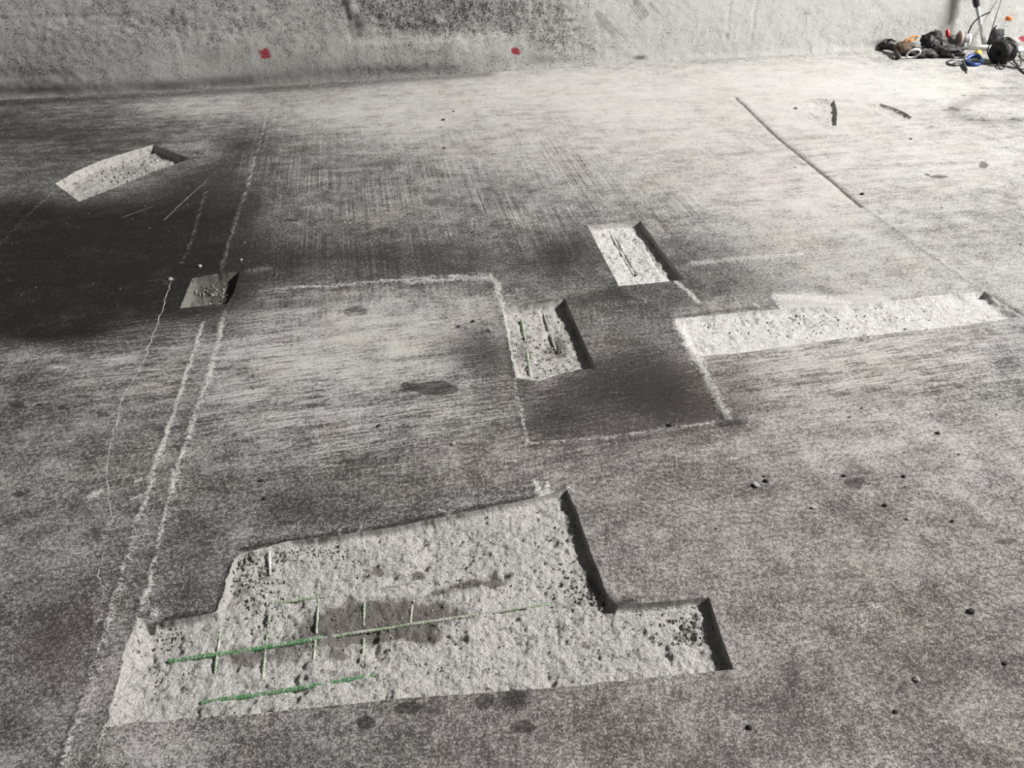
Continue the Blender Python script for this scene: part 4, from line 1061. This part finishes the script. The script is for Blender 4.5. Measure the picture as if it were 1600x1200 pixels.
def grit(name, pts, sizes, mat, parent=None, zf=None):
    n = len(pts); t = np.array([[0, 0, 1.], [.94, 0, -.33], [-.47, .82, -.33], [-.47, -.82, -.33], [0, 0, -.6]])
    F4 = np.array([[0, 1, 2], [0, 2, 3], [0, 3, 1], [1, 4, 2], [2, 4, 3], [3, 4, 1]])
    vs = np.zeros((n, 5, 3)); a = RNG.uniform(0, 6.28, n)
    j = RNG.uniform(.55, 1.35, (n, 5, 1))
    T = t[None] * j * np.array(sizes)[:, None, None]
    vs[:, :, 0] = T[:, :, 0] * np.cos(a)[:, None] - T[:, :, 1] * np.sin(a)[:, None] + pts[:, None, 0]
    vs[:, :, 1] = T[:, :, 0] * np.sin(a)[:, None] + T[:, :, 1] * np.cos(a)[:, None] + pts[:, None, 1]
    vs[:, :, 2] = T[:, :, 2] * .7 + pts[:, None, 2]
    fs = (F4[None] + np.arange(n)[:, None, None] * 5).reshape(-1, 3)
    o = mesh_obj(name, vs.reshape(-1, 3), fs, mat, parent, False); o['kind'] = 'stuff'; return o
def scatter(n, box, spread=None):
    u = RNG.uniform(box[0], box[2], n); v = RNG.uniform(box[1], box[3], n)
    P = np.array([at(a, b)[:2] for a, b in zip(u, v)])
    ok = (P - WA) @ WNRM > .02
    for p in PITS: ok &= ~inside(P, p['out'])
    return P[ok]
G = np.concatenate([scatter(900, (0, 110, 1600, 1190)), scatter(260, (350, 680, 700, 860)), scatter(120, (500, 105, 850, 160))])
wl = WA + WDIR * RNG.uniform(0, 8, 420)[:, None] + WNRM * (np.abs(RNG.normal(0, .07, 420)) + .012)[:, None]
G = np.concatenate([G, wl]); zG = floor_height(G)[0]
ds = np.sqrt((G ** 2).sum(1) + CAM_H ** 2)
half = RNG.random(len(G)) < .45
for mk, sel, lb in (('stone_dark', half, 'dark grit strewn over the slab'), ('stone_pale', ~half, 'pale grit strewn over the slab and along the wall')):
    o = grit('grit', np.column_stack([G[sel], zG[sel] + .001]), ds[sel] * RNG.uniform(.45, 1.05, sel.sum()) / FPX * 1.0, M[mk])
    o.parent = floor; o['label'] = lb
# rubble inside the pits, strongest along the ragged corners of the big one
def rubble(p, lst, mat):
    P = []; S2 = []
    for (u, v, ru, rv, n, s) in lst:
        k = 0
        while k < n:
            x, y = at(RNG.normal(u, ru), RNG.normal(v, rv), -p['depth'])[:2]; k += 1
            if inside(np.array([[x, y]]), p['out'])[0]: P.append((x, y, pit_z(p, x, y) + s * .2)); S2.append(s * RNG.uniform(.3, 1.0))
    return grit('rubble', np.array(P), S2, mat, p['obj'])
rubble(PITS[0], [(395,905,22,26,150,.010), (390,880,16,10,40,.014), (470,868,40,9,90,.008), (560,1000,220,50,500,.0045), (920,930,18,14,60,.010), (945,935,14,7,24,.014), (1075,985,26,18,110,.008), (260,985,16,12,40,.008),
    (900,960,200,40,350,.0045), (700,870,130,35,250,.0045), (420,960,30,16,60,.007), (880,880,16,40,50,.008), (250,1030,30,30,60,.005)], M['mortar_grey'])
rubble(PITS[1], [(850,560,30,30,160,.009), (830,510,20,20,60,.007), (805,560,8,25,50,.009)], M['mortar_grey'])
rubble(PITS[2], [(990,395,26,26,110,.008)], M['stone_pale'])
rubble(PITS[3], [(1280,500,150,12,160,.008)], M['stone_pale'])
rubble(PITS[4], [(335,455,26,12,130,.011)], M['stone'])
rubble(PITS[5], [(190,270,60,16,220,.013)], M['mortar_grey'])
